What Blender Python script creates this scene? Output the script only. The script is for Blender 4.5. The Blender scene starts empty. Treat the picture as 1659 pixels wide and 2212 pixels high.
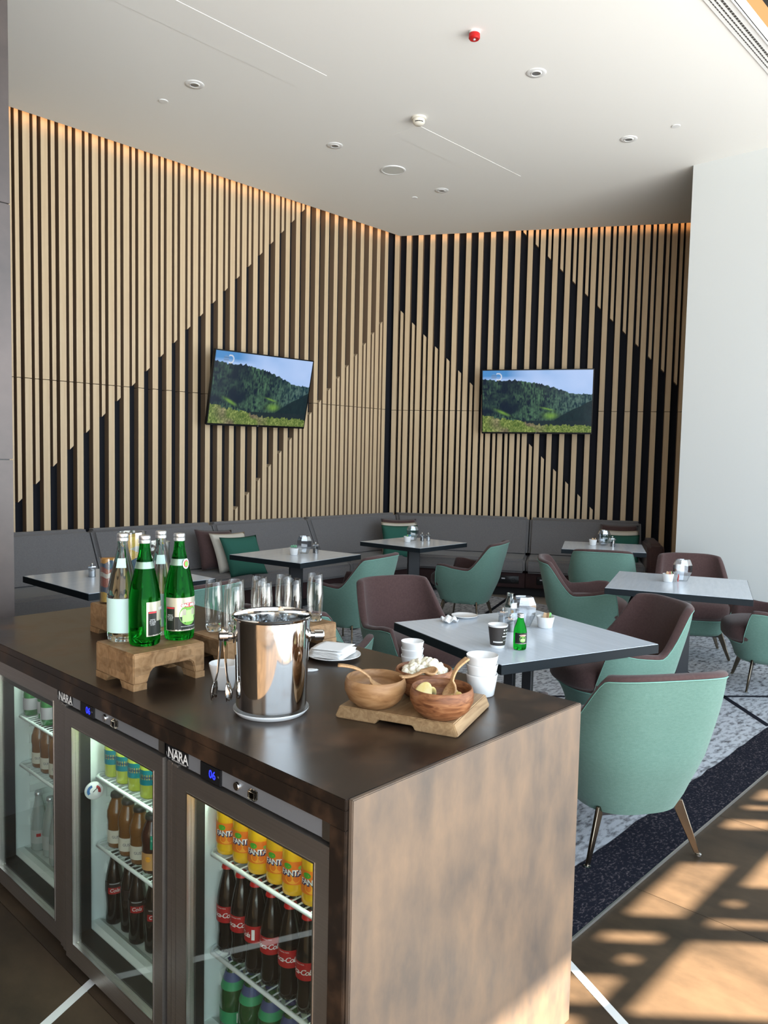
import bpy, bmesh, math, random
import numpy as np
from mathutils import Vector, Matrix
random.seed(7)
S = bpy.context.scene
COL = S.collection
PI = math.pi

# ------------------------------------------------------------------ camera
def make_camera():
    yaw, pitch, roll = math.radians(43.167), math.radians(3.921), math.radians(-1.184)
    f = Vector((math.cos(yaw)*math.cos(pitch), math.sin(yaw)*math.cos(pitch), -math.sin(pitch)))
    r = Vector((math.sin(yaw), -math.cos(yaw), 0)); d = f.cross(r)
    r2 = math.cos(roll)*r + math.sin(roll)*d; d2 = -math.sin(roll)*r + math.cos(roll)*d
    m = Matrix((( r2.x, -d2.x, -f.x, 0), (r2.y, -d2.y, -f.y, 0), (r2.z, -d2.z, -f.z, 1.55), (0, 0, 0, 1)))
    c = bpy.data.cameras.new('camera'); c.sensor_fit = 'HORIZONTAL'; c.sensor_width = 36
    c.lens = 36*1683.74/1659; c.clip_start = .05; c.clip_end = 200
    o = bpy.data.objects.new('camera', c); o.matrix_world = m; COL.objects.link(o); S.camera = o
make_camera()
# ------------------------------------------------------------------ world, sun, daylight, exposure
W = bpy.data.worlds.new('world'); S.world = W; W.use_nodes = True
W.node_tree.nodes['Background'].inputs[0].default_value = (.62, .78, 1, 1)
W.node_tree.nodes['Background'].inputs[1].default_value = .9
def add_light(name, kind, loc, power, col, size=None, size_y=None, direction=None, angle=None):
    l = bpy.data.lights.new(name, kind); l.energy = power; l.color = col
    if kind == 'AREA':
        l.shape = 'RECTANGLE'; l.size = size; l.size_y = size_y or size
    if angle: l.angle = angle
    o = bpy.data.objects.new(name, l); o.location = loc; COL.objects.link(o)
    if direction is not None:
        o.rotation_euler = Vector(direction).to_track_quat('-Z', 'Y').to_euler()
    return o
SUN_DIR = Vector((-.656, .755, -1.08)).normalized()
add_light('sun', 'SUN', (3, -6, 9), 60, (1, .83, .62), direction=SUN_DIR, angle=math.radians(.5))
# daylight of the glazed facade on the right hand side of the room
add_light('facade_daylight', 'AREA', (3.2, -1.72, 2.12), 860, (.78, .90, 1), 13.5, 4.2, (0, 1, 0))
# the lit lobby behind the photographer
add_light('lobby_light', 'AREA', (-2.9, 1.2, 2.9), 22, (1, .84, .66), 2.2, 2.2, (1, .1, .1))
S.view_settings.view_transform = 'Standard'; S.view_settings.look = 'None'
S.view_settings.exposure = -0.04; S.view_settings.gamma = 1; S.view_settings.use_curve_mapping = False
S.cycles.max_bounces = 10; S.cycles.diffuse_bounces = 4; S.cycles.glossy_bounces = 4
S.cycles.transmission_bounces = 8; S.cycles.transparent_max_bounces = 20
S.cycles.caustics_reflective = False; S.cycles.caustics_refractive = False
S.cycles.sample_clamp_indirect = 6; S.cycles.adaptive_threshold = .02

# ------------------------------------------------------------------ materials
MATS = {}
def M(name, col, rough=.5, metal=0, spec=.5, col2=None, scale=5, stretch=(1, 1, 1), lo=.4, hi=.6, detail=4,
      bump=0, bscale=200, bstretch=(1, 1, 1), coat=0, sheen=0, rough2=None, coord='Object', emis=None, estr=0, alpha=1, sss=0, trans=0, ior=1.45):
    if name in MATS: return MATS[name]
    m = bpy.data.materials.new(name); m.use_nodes = True; nt = m.node_tree; N = nt.nodes; L = nt.links
    b = N['Principled BSDF']
    b.inputs['Base Color'].default_value = (*col, 1); b.inputs['Roughness'].default_value = rough
    b.inputs['Metallic'].default_value = metal; b.inputs['Specular IOR Level'].default_value = spec
    b.inputs['Coat Weight'].default_value = coat; b.inputs['Coat Roughness'].default_value = .08
    b.inputs['Sheen Weight'].default_value = sheen; b.inputs['Transmission Weight'].default_value = trans
    b.inputs['IOR'].default_value = ior; b.inputs['Alpha'].default_value = alpha
    b.inputs['Subsurface Weight'].default_value = sss
    if emis:
        b.inputs['Emission Color'].default_value = (*emis, 1); b.inputs['Emission Strength'].default_value = estr
    if col2 or bump:
        tc = N.new('ShaderNodeTexCoord')
    if col2:
        mp = N.new('ShaderNodeMapping'); mp.inputs['Scale'].default_value = stretch
        L.new(tc.outputs[coord], mp.inputs[0])
        nz = N.new('ShaderNodeTexNoise'); nz.inputs['Scale'].default_value = scale; nz.inputs['Detail'].default_value = detail
        nz.inputs['Roughness'].default_value = .62
        L.new(mp.outputs[0], nz.inputs['Vector'])
        rp = N.new('ShaderNodeValToRGB'); rp.color_ramp.elements[0].position = lo; rp.color_ramp.elements[1].position = hi
        rp.color_ramp.elements[0].color = (*col, 1); rp.color_ramp.elements[1].color = (*col2, 1)
        L.new(nz.outputs['Fac'], rp.inputs[0]); L.new(rp.outputs[0], b.inputs['Base Color'])
        if rough2 is not None:
            mr = N.new('ShaderNodeMapRange'); mr.inputs['From Min'].default_value = lo; mr.inputs['From Max'].default_value = hi
            mr.inputs['To Min'].default_value = rough; mr.inputs['To Max'].default_value = rough2
            L.new(nz.outputs['Fac'], mr.inputs[0]); L.new(mr.outputs[0], b.inputs['Roughness'])
    if bump:
        mp2 = N.new('ShaderNodeMapping'); mp2.inputs['Scale'].default_value = bstretch
        L.new(tc.outputs[coord], mp2.inputs[0])
        n2 = N.new('ShaderNodeTexNoise'); n2.inputs['Scale'].default_value = bscale; n2.inputs['Detail'].default_value = 3
        L.new(mp2.outputs[0], n2.inputs['Vector'])
        bp = N.new('ShaderNodeBump'); bp.inputs['Strength'].default_value = bump; bp.inputs['Distance'].default_value = .003
        L.new(n2.outputs['Fac'], bp.inputs['Height']); L.new(bp.outputs[0], b.inputs['Normal'])
    MATS[name] = m
    return m
def thin_glass(name, tint, refl=.06, edge=.5, rough=0.0):
    """clear pane or wall of glass: tinted see-through with a Fresnel reflection"""
    if name in MATS: return MATS[name]
    m = bpy.data.materials.new(name); m.use_nodes = True; nt = m.node_tree; N = nt.nodes; L = nt.links
    N.remove(N['Principled BSDF']); out = N['Material Output']
    t = N.new('ShaderNodeBsdfTransparent'); t.inputs[0].default_value = (*tint, 1)
    g = N.new('ShaderNodeBsdfGlossy'); g.inputs['Roughness'].default_value = rough
    lw = N.new('ShaderNodeLayerWeight'); lw.inputs[0].default_value = .35
    mr = N.new('ShaderNodeMapRange'); mr.inputs['To Min'].default_value = refl; mr.inputs['To Max'].default_value = edge
    mx = N.new('ShaderNodeMixShader')
    L.new(lw.outputs['Facing'], mr.inputs[0]); L.new(mr.outputs[0], mx.inputs[0]); L.new(t.outputs[0], mx.inputs[1]); L.new(g.outputs[0], mx.inputs[2])
    L.new(mx.outputs[0], out.inputs[0]); MATS[name] = m
    return m
def glass(name, col, ior=1.45, rough=0):
    if name in MATS: return MATS[name]
    m = bpy.data.materials.new(name); m.use_nodes = True; nt = m.node_tree; N = nt.nodes
    N.remove(N['Principled BSDF'])
    g = N.new('ShaderNodeBsdfGlass'); g.inputs[0].default_value = (*col, 1); g.inputs['IOR'].default_value = ior; g.inputs['Roughness'].default_value = rough
    nt.links.new(g.outputs[0], N['Material Output'].inputs[0]); MATS[name] = m
    return m
def emit(name, col, st):
    if name in MATS: return MATS[name]
    m = bpy.data.materials.new(name); m.use_nodes = True; nt = m.node_tree; N = nt.nodes
    N.remove(N['Principled BSDF']); e = N.new('ShaderNodeEmission'); e.inputs[0].default_value = (*col, 1); e.inputs[1].default_value = st
    nt.links.new(e.outputs[0], N['Material Output'].inputs[0]); MATS[name] = m
    return m
def wood(name, c1, c2, c3, ring=14, stretch=(1, 1, .15), blocks=None):
    """grained timber; blocks=(w,h) adds the glued block pattern of butcher-block wood"""
    if name in MATS: return MATS[name]
    m = M(name, c1, rough=.45, spec=.35); nt = m.node_tree; N = nt.nodes; L = nt.links; b = N['Principled BSDF']
    tc = N.new('ShaderNodeTexCoord'); mp = N.new('ShaderNodeMapping'); mp.inputs['Scale'].default_value = stretch
    L.new(tc.outputs['Object'], mp.inputs[0])
    wv = N.new('ShaderNodeTexNoise'); wv.inputs['Scale'].default_value = ring; wv.inputs['Detail'].default_value = 6; wv.inputs['Distortion'].default_value = 1.6
    L.new(mp.outputs[0], wv.inputs['Vector'])
    rp = N.new('ShaderNodeValToRGB'); e = rp.color_ramp.elements
    e[0].position = .3; e[1].position = .72; e[0].color = (*c1, 1); e[1].color = (*c3, 1)
    k = rp.color_ramp.elements.new(.5); k.color = (*c2, 1)
    L.new(wv.outputs['Fac'], rp.inputs[0]); last = rp.outputs[0]
    if blocks:
        vo = N.new('ShaderNodeTexVoronoi'); vo.distance = 'CHEBYCHEV'; vo.inputs['Randomness'].default_value = .35
        mp3 = N.new('ShaderNodeMapping'); mp3.inputs['Scale'].default_value = blocks; L.new(tc.outputs['Object'], mp3.inputs[0])
        L.new(mp3.outputs[0], vo.inputs['Vector']); vo.inputs['Scale'].default_value = 1
        sp = N.new('ShaderNodeSeparateColor'); L.new(vo.outputs['Color'], sp.inputs[0])
        mr = N.new('ShaderNodeMapRange'); mr.inputs['To Min'].default_value = .76; mr.inputs['To Max'].default_value = 1.15
        L.new(sp.outputs[0], mr.inputs[0])
        mm = N.new('ShaderNodeMix'); mm.data_type = 'RGBA'; mm.blend_type = 'MULTIPLY'; mm.inputs[0].default_value = 1
        L.new(last, mm.inputs[6]); cb = N.new('ShaderNodeCombineColor')
        for i in range(3): L.new(mr.outputs[0], cb.inputs[i])
        L.new(cb.outputs[0], mm.inputs[7]); last = mm.outputs[2]
    L.new(last, b.inputs['Base Color'])
    return m

m_slat = M('slat_veneer', (.60, .44, .27), .5, spec=.3, col2=(.68, .525, .34), scale=3, stretch=(14, 14, .5), lo=.3, hi=.7)
m_slats = M('slat_side_brown', (.27, .18, .112), .6, spec=.25)  # darker brown on the side faces of the slats
m_backing = M('slat_backing', (.016, .017, .022), .9, spec=.1)
m_ceil = M('ceiling_paint', (.86, .85, .82), .85, spec=.2)
m_white = M('white_wall_paint', (.67, .69, .68), .8, spec=.2)
m_dark = M('dark_ceiling', (.03, .028, .026), .8)
m_tile = M('floor_tile_bronze', (.033, .0235, .016), .45, spec=.16, col2=(.080, .054, .034), scale=3.5, lo=.35, hi=.7, detail=9, rough2=.5, coord='Generated', bump=.05, bscale=60)
m_tile = MATS['floor_tile_bronze']
m_grout = M('floor_grout', (.30, .25, .2), .8)
m_strip = M('white_inlay', (.72, .72, .70), .4)
m_rust = M('rust_laminate', (.020, .0135, .010), .28, spec=.5, col2=(.085, .046, .026), scale=7, stretch=(1, 1, 1), lo=.48, hi=.74, detail=12, rough2=.38)
m_rustp = M('rust_panel', (.092, .076, .065), .36, spec=.5, col2=(.205, .138, .090), scale=8, stretch=(1, 1, .45), lo=.36, hi=.68, detail=10, rough2=.46)
m_col = M('pillar_cladding', (.075, .062, .058), .38, metal=.25, col2=(.12, .095, .086), scale=2.2, lo=.35, hi=.65, detail=8)
m_mint = M('mint_fabric', (.115, .215, .175), .85, spec=.15, col2=(.145, .255, .21), scale=60, stretch=(1, 1, 3), lo=.3, hi=.7, bump=.35, bscale=420, sheen=.15)
m_brown = M('brown_fabric', (.070, .040, .038), .9, spec=.1, col2=(.088, .052, .049), scale=80, lo=.3, hi=.7, bump=.3, bscale=420, sheen=.2)
m_grey = M('grey_fabric', (.145, .140, .142), .9, spec=.1, col2=(.175, .169, .170), scale=90, lo=.3, hi=.7, bump=.3, bscale=420, sheen=.15)
m_green = M('green_cushion', (.035, .125, .095), .9, spec=.1, bump=.2, bscale=300)
m_cream = M('cream_cushion', (.62, .58, .50), .9, spec=.1, bump=.2, bscale=300)
m_bronze = M('bronze_metal', (.20, .165, .125), .25, metal=1)
m_chrome = M('chrome', (.75, .75, .74), .08, metal=1)
m_steel = M('brushed_steel', (.56, .52, .48), .40, metal=1, col2=(.64, .60, .56), scale=4, stretch=(1, 1, 60), lo=.3, hi=.7)
m_bucket = M('polished_steel', (.85, .85, .84), .06, metal=1, col2=(.70, .70, .69), scale=9, lo=.5, hi=.66, rough2=.16)
m_black = M('black_metal', (.012, .013, .016), .45)
m_blackp = M('black_plastic', (.010, .010, .011), .35)
m_edge = M('table_edge', (.012, .017, .021), .6, spec=.2)
m_ttop = M('table_laminate', (.58, .645, .72), .20, spec=.7, col2=(.65, .715, .79), scale=5, stretch=(1, 9, 1), lo=.3, hi=.7)
m_porc = M('white_porcelain', (.80, .80, .79), .18, spec=.5, coat=.3)
m_paper = M('white_paper', (.84, .84, .83), .9, spec=.1)
m_liner = M('fridge_liner', (.78, .84, .80), .5)
m_wire = M('white_wire', (.82, .86, .86), .4)
m_red = M('red_plastic', (.50, .012, .012), .35)
m_cream2 = M('cream_plastic', (.80, .76, .66), .45)
m_oak = wood('oak_block', (.21, .112, .048), (.30, .175, .083), (.37, .225, .115), 26, (1, 1, 1), (22, 22, 40))
m_board = wood('oak_board', (.23, .135, .066), (.32, .20, .10), (.40, .265, .14), 9, (6, .8, 6))
m_acac = wood('acacia_bowl', (.105, .036, .014), (.21, .080, .032), (.33, .15, .065), 20, (1, 1, 4.5))
m_acac2 = wood('light_acacia_bowl', (.20, .092, .036), (.30, .155, .066), (.40, .225, .105), 13, (1, 1, 3.5))
m_spoon = wood('olive_spoon', (.40, .21, .095), (.53, .31, .15), (.60, .38, .2), 30, (1, 4, 4))

# ------------------------------------------------------------------ mesh helpers
def tagp(o, label=None, cat=None, group=None, kind=None):
    if label: o['label'] = label
    if cat: o['category'] = cat
    if group: o['group'] = group
    if kind: o['kind'] = kind
    return o
def thing(name, label, cat, loc=(0, 0, 0), rz=0, group=None):
    o = bpy.data.objects.new(name, None); o.empty_display_size = .05; COL.objects.link(o)
    o.location = loc; o.rotation_euler = (0, 0, rz)
    return tagp(o, label, cat, group)
def mesh(name, v, f, mat=None, smooth=False, sharp=None):
    me = bpy.data.meshes.new(name); me.from_pydata([tuple(p) for p in v], [], [tuple(q) for q in f])
    if mat: me.materials.append(mat)
    if smooth:
        me.polygons.foreach_set('use_smooth', [True]*len(me.polygons))
        if sharp is not None: me.set_sharp_from_angle(angle=math.radians(sharp))
    me.update(); return me
def put(name, me, parent=None, loc=(0, 0, 0), rot=(0, 0, 0), scale=(1, 1, 1)):
    o = bpy.data.objects.new(name, me); COL.objects.link(o); o.location = loc; o.rotation_euler = rot; o.scale = scale
    if parent: o.parent = parent
    return o
def copy_tree(o, parent=None):
    c = o.copy(); COL.objects.link(c); c.parent = parent
    for ch in list(o.children): copy_tree(ch, c)
    return c
class B:
    """collects simple shapes into one mesh"""
    def __init__(s): s.v = []; s.f = []
    def add(s, v, f):
        n = len(s.v); s.v += [tuple(p) for p in v]; s.f += [tuple(i+n for i in q) for q in f]; return s
    def box(s, x0, x1, y0, y1, z0, z1):
        v = [(x, y, z) for z in (z0, z1) for x, y in ((x0, y0), (x1, y0), (x1, y1), (x0, y1))]
        return s.add(v, [(3, 2, 1, 0), (4, 5, 6, 7), (0, 1, 5, 4), (1, 2, 6, 5), (2, 3, 7, 6), (3, 0, 4, 7)])
    def lathe(s, prof, n=24, cx=0, cy=0, cz=0, a0=0, a1=2*PI):
        full = abs(a1-a0-2*PI) < 1e-6; k = n if full else n+1
        v = []; 
        for r, z in prof:
            for i in range(k):
                a = a0+(a1-a0)*i/n; v.append((cx+r*math.cos(a), cy+r*math.sin(a), cz+z))
        f = []
        for j in range(len(prof)-1):
            for i in range(n if full else n):
                i2 = (i+1) % k if full else i+1
                f.append((j*k+i, j*k+i2, (j+1)*k+i2, (j+1)*k+i))
        return s.add(v, f)
    def tube(s, pts, r, n=8, cap=True):
        pts = [Vector(p) for p in pts]; rr = r if isinstance(r, (list, tuple)) else [r]*len(pts)
        v = []; f = []; prev = None
        for i, p in enumerate(pts):
            t = (pts[min(i+1, len(pts)-1)]-pts[max(i-1, 0)]).normalized()
            if prev is None:
                u = t.orthogonal().normalized()
            else:
                u = (prev - t*prev.dot(t)).normalized()
            prev = u; w = t.cross(u)
            for k in range(n):
                a = 2*PI*k/n; v.append(p+(u*math.cos(a)+w*math.sin(a))*rr[i])
        for i in range(len(pts)-1):
            for k in range(n):
                f.append((i*n+k, i*n+(k+1) % n, (i+1)*n+(k+1) % n, (i+1)*n+k))
        if cap: f.append(tuple(range(n-1, -1, -1))); f.append(tuple(range((len(pts)-1)*n, len(pts)*n)))
        return s.add(v, f)
    def prism(s, poly, axis, a, b):
        """2D polygon extruded along axis ('x','y','z') from a to b"""
        n = len(poly)
        def P(p, t): return {'x': (t, p[0], p[1]), 'y': (p[0], t, p[1]), 'z': (p[0], p[1], t)}[axis]
        v = [P(p, a) for p in poly]+[P(p, b) for p in poly]
        f = [tuple(range(n)), tuple(range(2*n-1, n-1, -1))]+[(i, i+n, (i+1) % n+n, (i+1) % n) for i in range(n)]
        return s.add(v, f)
    def mesh(s, name, mat, smooth=False, sharp=None, bevel=0, seg=2, fix=True):
        me = mesh(name, s.v, s.f, mat)
        bm = bmesh.new(); bm.from_mesh(me)
        if fix: bmesh.ops.recalc_face_normals(bm, faces=bm.faces)
        if bevel: bmesh.ops.bevel(bm, geom=[e for e in bm.edges if len(e.link_faces) == 2 and e.calc_face_angle(0) > .5], offset=bevel, segments=seg, affect='EDGES', clamp_overlap=True)
        bm.to_mesh(me); bm.free()
        if smooth or bevel:
            me.polygons.foreach_set('use_smooth', [True]*len(me.polygons)); me.set_sharp_from_angle(angle=math.radians(sharp or 40))
        return me
    def obj(s, name, mat, parent=None, loc=(0, 0, 0), rot=(0, 0, 0), **k):
        return put(name, s.mesh(name, mat, **k), parent, loc, rot)
def boxo(name, x0, x1, y0, y1, z0, z1, mat, parent=None, bevel=0, **k):
    """box object whose origin is the centre of its base"""
    cx, cy = (x0+x1)/2, (y0+y1)/2
    return B().box(x0-cx, x1-cx, y0-cy, y1-cy, 0, z1-z0).obj(name, mat, parent, (cx, cy, z0), bevel=bevel, **k)
def superell(sx, sy, sz, e1=.5, e2=.5, n=24, m=14):
    v = []; f = []
    pw = lambda c, e: math.copysign(abs(c)**e, c)
    for j in range(m+1):
        t = -PI/2+PI*j/m
        for i in range(n):
            a = 2*PI*i/n
            v.append((sx*pw(math.cos(t), e1)*pw(math.cos(a), e2), sy*pw(math.cos(t), e1)*pw(math.sin(a), e2), sz*pw(math.sin(t), e1)))
    for j in range(m):
        for i in range(n): f.append((j*n+i, j*n+(i+1) % n, (j+1)*n+(i+1) % n, (j+1)*n+i))
    return v, f
_tm = {}
def text_mesh(body, size, mat, radius=None, depth=.0004, bold=0, shear=0, space=1):
    """flat lettering (in the XZ plane, reading towards -Y) or lettering bent round a cylinder of the given radius"""
    key = (body, size, mat.name, radius, depth, bold, shear)
    if key in _tm: return _tm[key]
    c = bpy.data.curves.new('lettering', 'FONT'); c.body = body; c.size = size; c.align_x = 'CENTER'; c.align_y = 'CENTER'
    c.offset = bold; c.shear = shear; c.space_character = space; c.resolution_u = 3
    o = bpy.data.objects.new('tmp', c); COL.objects.link(o)
    dg = bpy.context.evaluated_depsgraph_get(); ev = o.evaluated_get(dg); me = bpy.data.meshes.new_from_object(ev)
    bpy.data.objects.remove(o); bpy.data.curves.remove(c)
    me.materials.clear(); me.materials.append(mat)
    for v in me.vertices:
        x, y = v.co.x, v.co.y
        if radius:
            a = x/radius - PI/2; v.co = (radius*math.cos(a), radius*math.sin(a), y)
        else: v.co = (x, 0, y)
    me.update(); me.name = 'lettering'; _tm[key] = me
    return me
def pt_on(R, a, z): return (R*math.cos(a), R*math.sin(a), z)
ORD = ['first', 'second', 'third', 'fourth', 'fifth', 'sixth', 'seventh', 'eighth', 'ninth', 'tenth']
# ================================================================== THE SETTING
CEIL = 4.31
C0 = Vector((7.41, 6.85, 0)); WD = Vector((.5, -math.sqrt(.75), 0)); WN = Vector((math.sqrt(.75), .5, 0))  # corner, run and outward normal of the far wall
def struct(o): o['kind'] = 'structure'; return o
# floor with large bronze tiles
floor = struct(B().box(-4.2, 10.8, -3.2, 7.1, -.12, -.006).obj('floor', m_grout))
tile_me = {}
def tile(x0, x1, y0, y1):
    k = (round(x1-x0, 3), round(y1-y0, 3))
    if k not in tile_me:
        tile_me[k] = B().box(-k[0]/2+.001, k[0]/2-.001, -k[1]/2+.001, k[1]/2-.001, -.006, 0).mesh('tile', m_tile)
    put('tile', tile_me[k], floor, ((x0+x1)/2, (y0+y1)/2, 0))
for i in range(-8, 8):
    x0 = 2.66+.83*i
    for y0, y1 in ((-1.95, -.40), (-.40, 1.199)): tile(x0, x0+.83, y0, y1)
    if x0 < 2.0:
        for y0, y1 in ((1.199, 2.80), (2.80, 4.40), (4.4, 6.0)): tile(x0, x0+.83, y0, y1)
def strip(a, ang, length, w=.027):
    d = Vector((math.cos(ang), math.sin(ang)))
    B().box(0, length, -w/2, w/2, -.005, .0012).obj('inlay_strip', m_strip, floor, (a[0], a[1], 0), (0, 0, ang))
strip((2.122, 1.185), math.radians(-117.4), 1.2)
strip((1.3, 2.22), math.radians(-156.3), 1.6)
# rug
rugm = M('rug_pile', (.46, .48, .52), .95, spec=.05, col2=(.10, .10, .108), scale=17, stretch=(1, 2.2, 1), lo=.46, hi=.66, detail=10, bump=.5, bscale=260)
rugd = M('rug_border_pile', (.012, .013, .020), .95, spec=.05, col2=(.12, .10, .11), scale=70, stretch=(1, 1.6, 1), lo=.53, hi=.70, detail=8, bump=.5, bscale=260)
rug = thing('rug', 'large pale grey patterned rug with a dark speckled border under the tables', 'rug')
B().prism([(2.0, 1.42), (7.3, 1.42), (7.3, 5.5), (6.96, 6.07), (2.0, 6.07)], 'z', 0, .008).obj('pile', rugm, rug)
bo = B()
nx = 60; top = [];
for i in range(nx+1):
    x = 2.0+5.3*i/nx; top.append((x, 1.42+random.uniform(-.006, .006)))
bo.prism([(2.0, 1.2), (7.3, 1.2)]+[(x, y) for x, y in reversed(top)], 'z', 0, .0095).obj('border', rugd, rug)
m_trim = M('rug_edge_trim', (.42, .40, .37), .3, metal=.8)
B().box(2.0, 7.3, 1.194, 1.2, 0, .010).obj('edge_trim', m_trim, rug)
m_line = M('rug_line', (.014, .015, .022), .95, spec=.05)
for p, ang, ln, w in (((4.9, 1.42), 45, 3.2, .035), ((5.75, 1.42), 137, 3.4, .03), ((6.4, 4.56), 21.4, 1.3, .04), ((3.0, 2.4), 70, 3.0, .03)):
    B().box(0, ln, -w/2, w/2, .007, .0098).obj('stripe', m_line, rug, (p[0], p[1], 0), (0, 0, math.radians(ang)))
# slatted walls -------------------------------------------------------------
wall_left = struct(B().box(-4.2, 7.6, 6.85, 7.0, 0, 4.7).obj('wall_left', m_backing))
wb = B()
def wpt(t, d, z=0): p = C0+WD*t-WN*d; return (p.x, p.y, z)
wb.prism([wpt(-.25, 0)[:2], wpt(6.4, 0)[:2], wpt(6.4, -.15)[:2], wpt(-.25, -.15)[:2]], 'z', 0, 4.7)
wall_back = struct(wb.obj('wall_back', m_backing))
JOINT = 2.168; SB, ST = .05, 4.52
DEP = .08
slat_cache = {}
def slat(parent, o, ex, ey, w, zl0, zr0, zl1, zr1):
    """one slat: o = left back foot, ex along the wall, ey out of the wall; ends may be cut on the slant"""
    key = (parent.name, round(w, 3), round(zr0-zl0, 3), round(zl1-zl0, 3), round(zr1-zl0, 3))
    me = slat_cache.get(key)
    if me is None:
        v = []
        for d in (0, DEP):
            for x, z in ((0, 0), (w, zr0-zl0), (w, zr1-zl0), (0, zl1-zl0)):
                p = Vector(ex)*x+Vector(ey)*d; v.append((p.x, p.y, z))
        b = B().add(v, [(0, 1, 2, 3), (7, 6, 5, 4), (0, 4, 5, 1), (1, 5, 6, 2), (2, 6, 7, 3), (3, 7, 4, 0)])
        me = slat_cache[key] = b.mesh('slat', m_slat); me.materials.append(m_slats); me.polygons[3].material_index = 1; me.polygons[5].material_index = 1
    put('slat', me, parent, (o[0], o[1], zl0))
def full_slat(parent, o, ex, ey, w):
    slat(parent, o, ex, ey, w, SB, SB, JOINT-.003, JOINT-.003)
    slat(parent, o, ex, ey, w, JOINT+.003, JOINT+.003, ST, ST)
def cut_slat(parent, o, ex, ey, w, lo, hi):
    """lo / hi: (z at left edge, z at right edge) of the two ends; split at the panel joint"""
    if min(hi) <= min(lo)+.02: return
    if max(lo) < JOINT-.02 and min(hi) > JOINT+.02:
        slat(parent, o, ex, ey, w, lo[0], lo[1], JOINT-.003, JOINT-.003); slat(parent, o, ex, ey, w, JOINT+.003, JOINT+.003, hi[0], hi[1])
    else: slat(parent, o, ex, ey, w, lo[0], lo[1], hi[0], hi[1])
qs = np.polyfit([0, 8, 12, 20, 24, 30], [2.753, 3.946, 4.544, 5.708, 6.282, 7.141], 2)
for n in range(-3, 31):
    x = float(np.polyval(qs, n)); ex, ey = (1, 0, 0), (0, -1, 0)
    full_slat(wall_left, (x, 6.85), ex, ey, .058)
    xn = x+.084
    w = .034
    c1 = 1.571-.0138*(xn-2.69); c2 = 3.945-.033*(xn-4.8)
    z0 = max(xn-c1, SB+.3)
    if z0 < ST: cut_slat(wall_left, (xn, 6.85), ex, ey, w, (z0, z0+w), (ST, ST))
    z1 = xn-c2
    if z1 > SB+.3 and n < 30: cut_slat(wall_left, (xn, 6.85), ex, ey, w, (SB, SB), (z1, z1+w))
ex = tuple(WD); ey = tuple(-WN)
for n in range(0, 27):
    t = .015+.15*n; p = C0+WD*t
    full_slat(wall_back, p, ex, ey, .06)
    t2 = t+.09; p = C0+WD*t2; w = .036
    z1 = 3.522-t2
    if z1 > SB+.3: cut_slat(wall_back, p, ex, ey, w, (SB, SB), (z1, z1-w))
    z0 = 5.925-t2
    if z0 < ST: cut_slat(wall_back, p, ex, ey, w, (z0, z0-w), (ST, ST))
# ceiling -------------------------------------------------------------------
cb = B()
edge = [(-4.2, 1.79), (10.12, 1.79), (7.306, 6.67), (-4.2, 6.67)]
cb.prism(edge, 'z', CEIL, CEIL+.05)
ceiling = struct(cb.obj('ceiling', m_ceil))
B().box(-4.2, 11, -1.8, 1.71, CEIL, CEIL+.05).obj('dark_soffit', m_dark, ceiling)
B().box(-4.2, 11, -1.95, 7.0, 4.68, 4.8).obj('roof_deck', m_dark, ceiling)
def recess_panel(x0, x1, y0, y1):
    b = B(); g = .004
    b.box(x0+g, x1-g, y0+g, y1-g, CEIL-.0022, CEIL+.01).obj('access_panel', m_ceil, ceiling, bevel=.0008)
recess_panel(1.6, 3.945, 4.35, 4.655); recess_panel(5.01, 6.53, 4.392, 4.69)
# side and rear walls of the room, white wall on the right
wall_right = struct(B().box(7.31, 7.58, -1.9, 3.03, 0, 4.6).obj('wall_right', m_white))
struct(B().box(-4.2, -4.05, -1.9, 7.0, 0, 4.7).obj('wall_rear', M('rear_wall', (.16, .13, .11), .8)))
struct(B().box(7.58, 10.8, 1.45, 1.6, 0, 4.7).obj('wall_niche', m_white))
m_fac = M('facade_aluminium', (.09, .09, .095), .45)
# glazed facade: mullions below, added unseen mask above, cut to shape the sun patches
fac = struct(B().box(-4.2, 7.31, -1.95, -1.85, 0, .08).obj('wall_front', m_fac))
for i in range(8): boxo('mullion', -3.6+1.55*i, -3.53+1.55*i, -1.95, -1.85, .08, 3.4, m_fac, fac)
holes = []
def hole(s0, s1, y0, y1): holes.append((s0+2.52, s1+2.52, (y0+1.9)*1.43, (y1+1.9)*1.43))
for a, b in ((.2, .75), (.95, 1.35), (1.45, 1.93), (2.0, 2.17), (2.40, 2.475), (2.60, 3.10), (3.5, 3.62), (3.76, 3.82), (3.90, 4.06), (4.3, 4.7)): hole(a, b, 1.0, 1.16)
hole(2.25, 2.31, 1.005, 1.06)
for a, b in ((.2, .8), (.95, 1.7), (1.95, 2.43), (2.53, 2.60), (2.88, 3.35), (3.45, 3.6), (3.8, 4.4)): hole(a, b, .55, .935)
hole(2.70, 2.76, .88, .935)
xs = sorted({2.2, 7.31, *[h[0] for h in holes], *[h[1] for h in holes]}); zs = sorted({3.35, 4.5, *[h[2] for h in holes], *[h[3] for h in holes]})
mask = B()
for i in range(len(xs)-1):
    run = None
    for j in range(len(zs)-1):
        mx, mz = (xs[i]+xs[i+1])/2, (zs[j]+zs[j+1])/2
        if any(h[0] < mx < h[1] and h[2] < mz < h[3] for h in holes): continue
        mask.box(xs[i], xs[i+1], -1.92, -1.90, zs[j], zs[j+1])
mask.obj('added_sun_mask', m_fac, fac)
struct(B().box(-14, 18, -16, -1.96, -.3, -.05).obj('bounce_ground', M('bounce_ground_stone', (.36, .40, .44), .9)))  # unseen ground added to bounce sunlight up onto the ceiling
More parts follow.
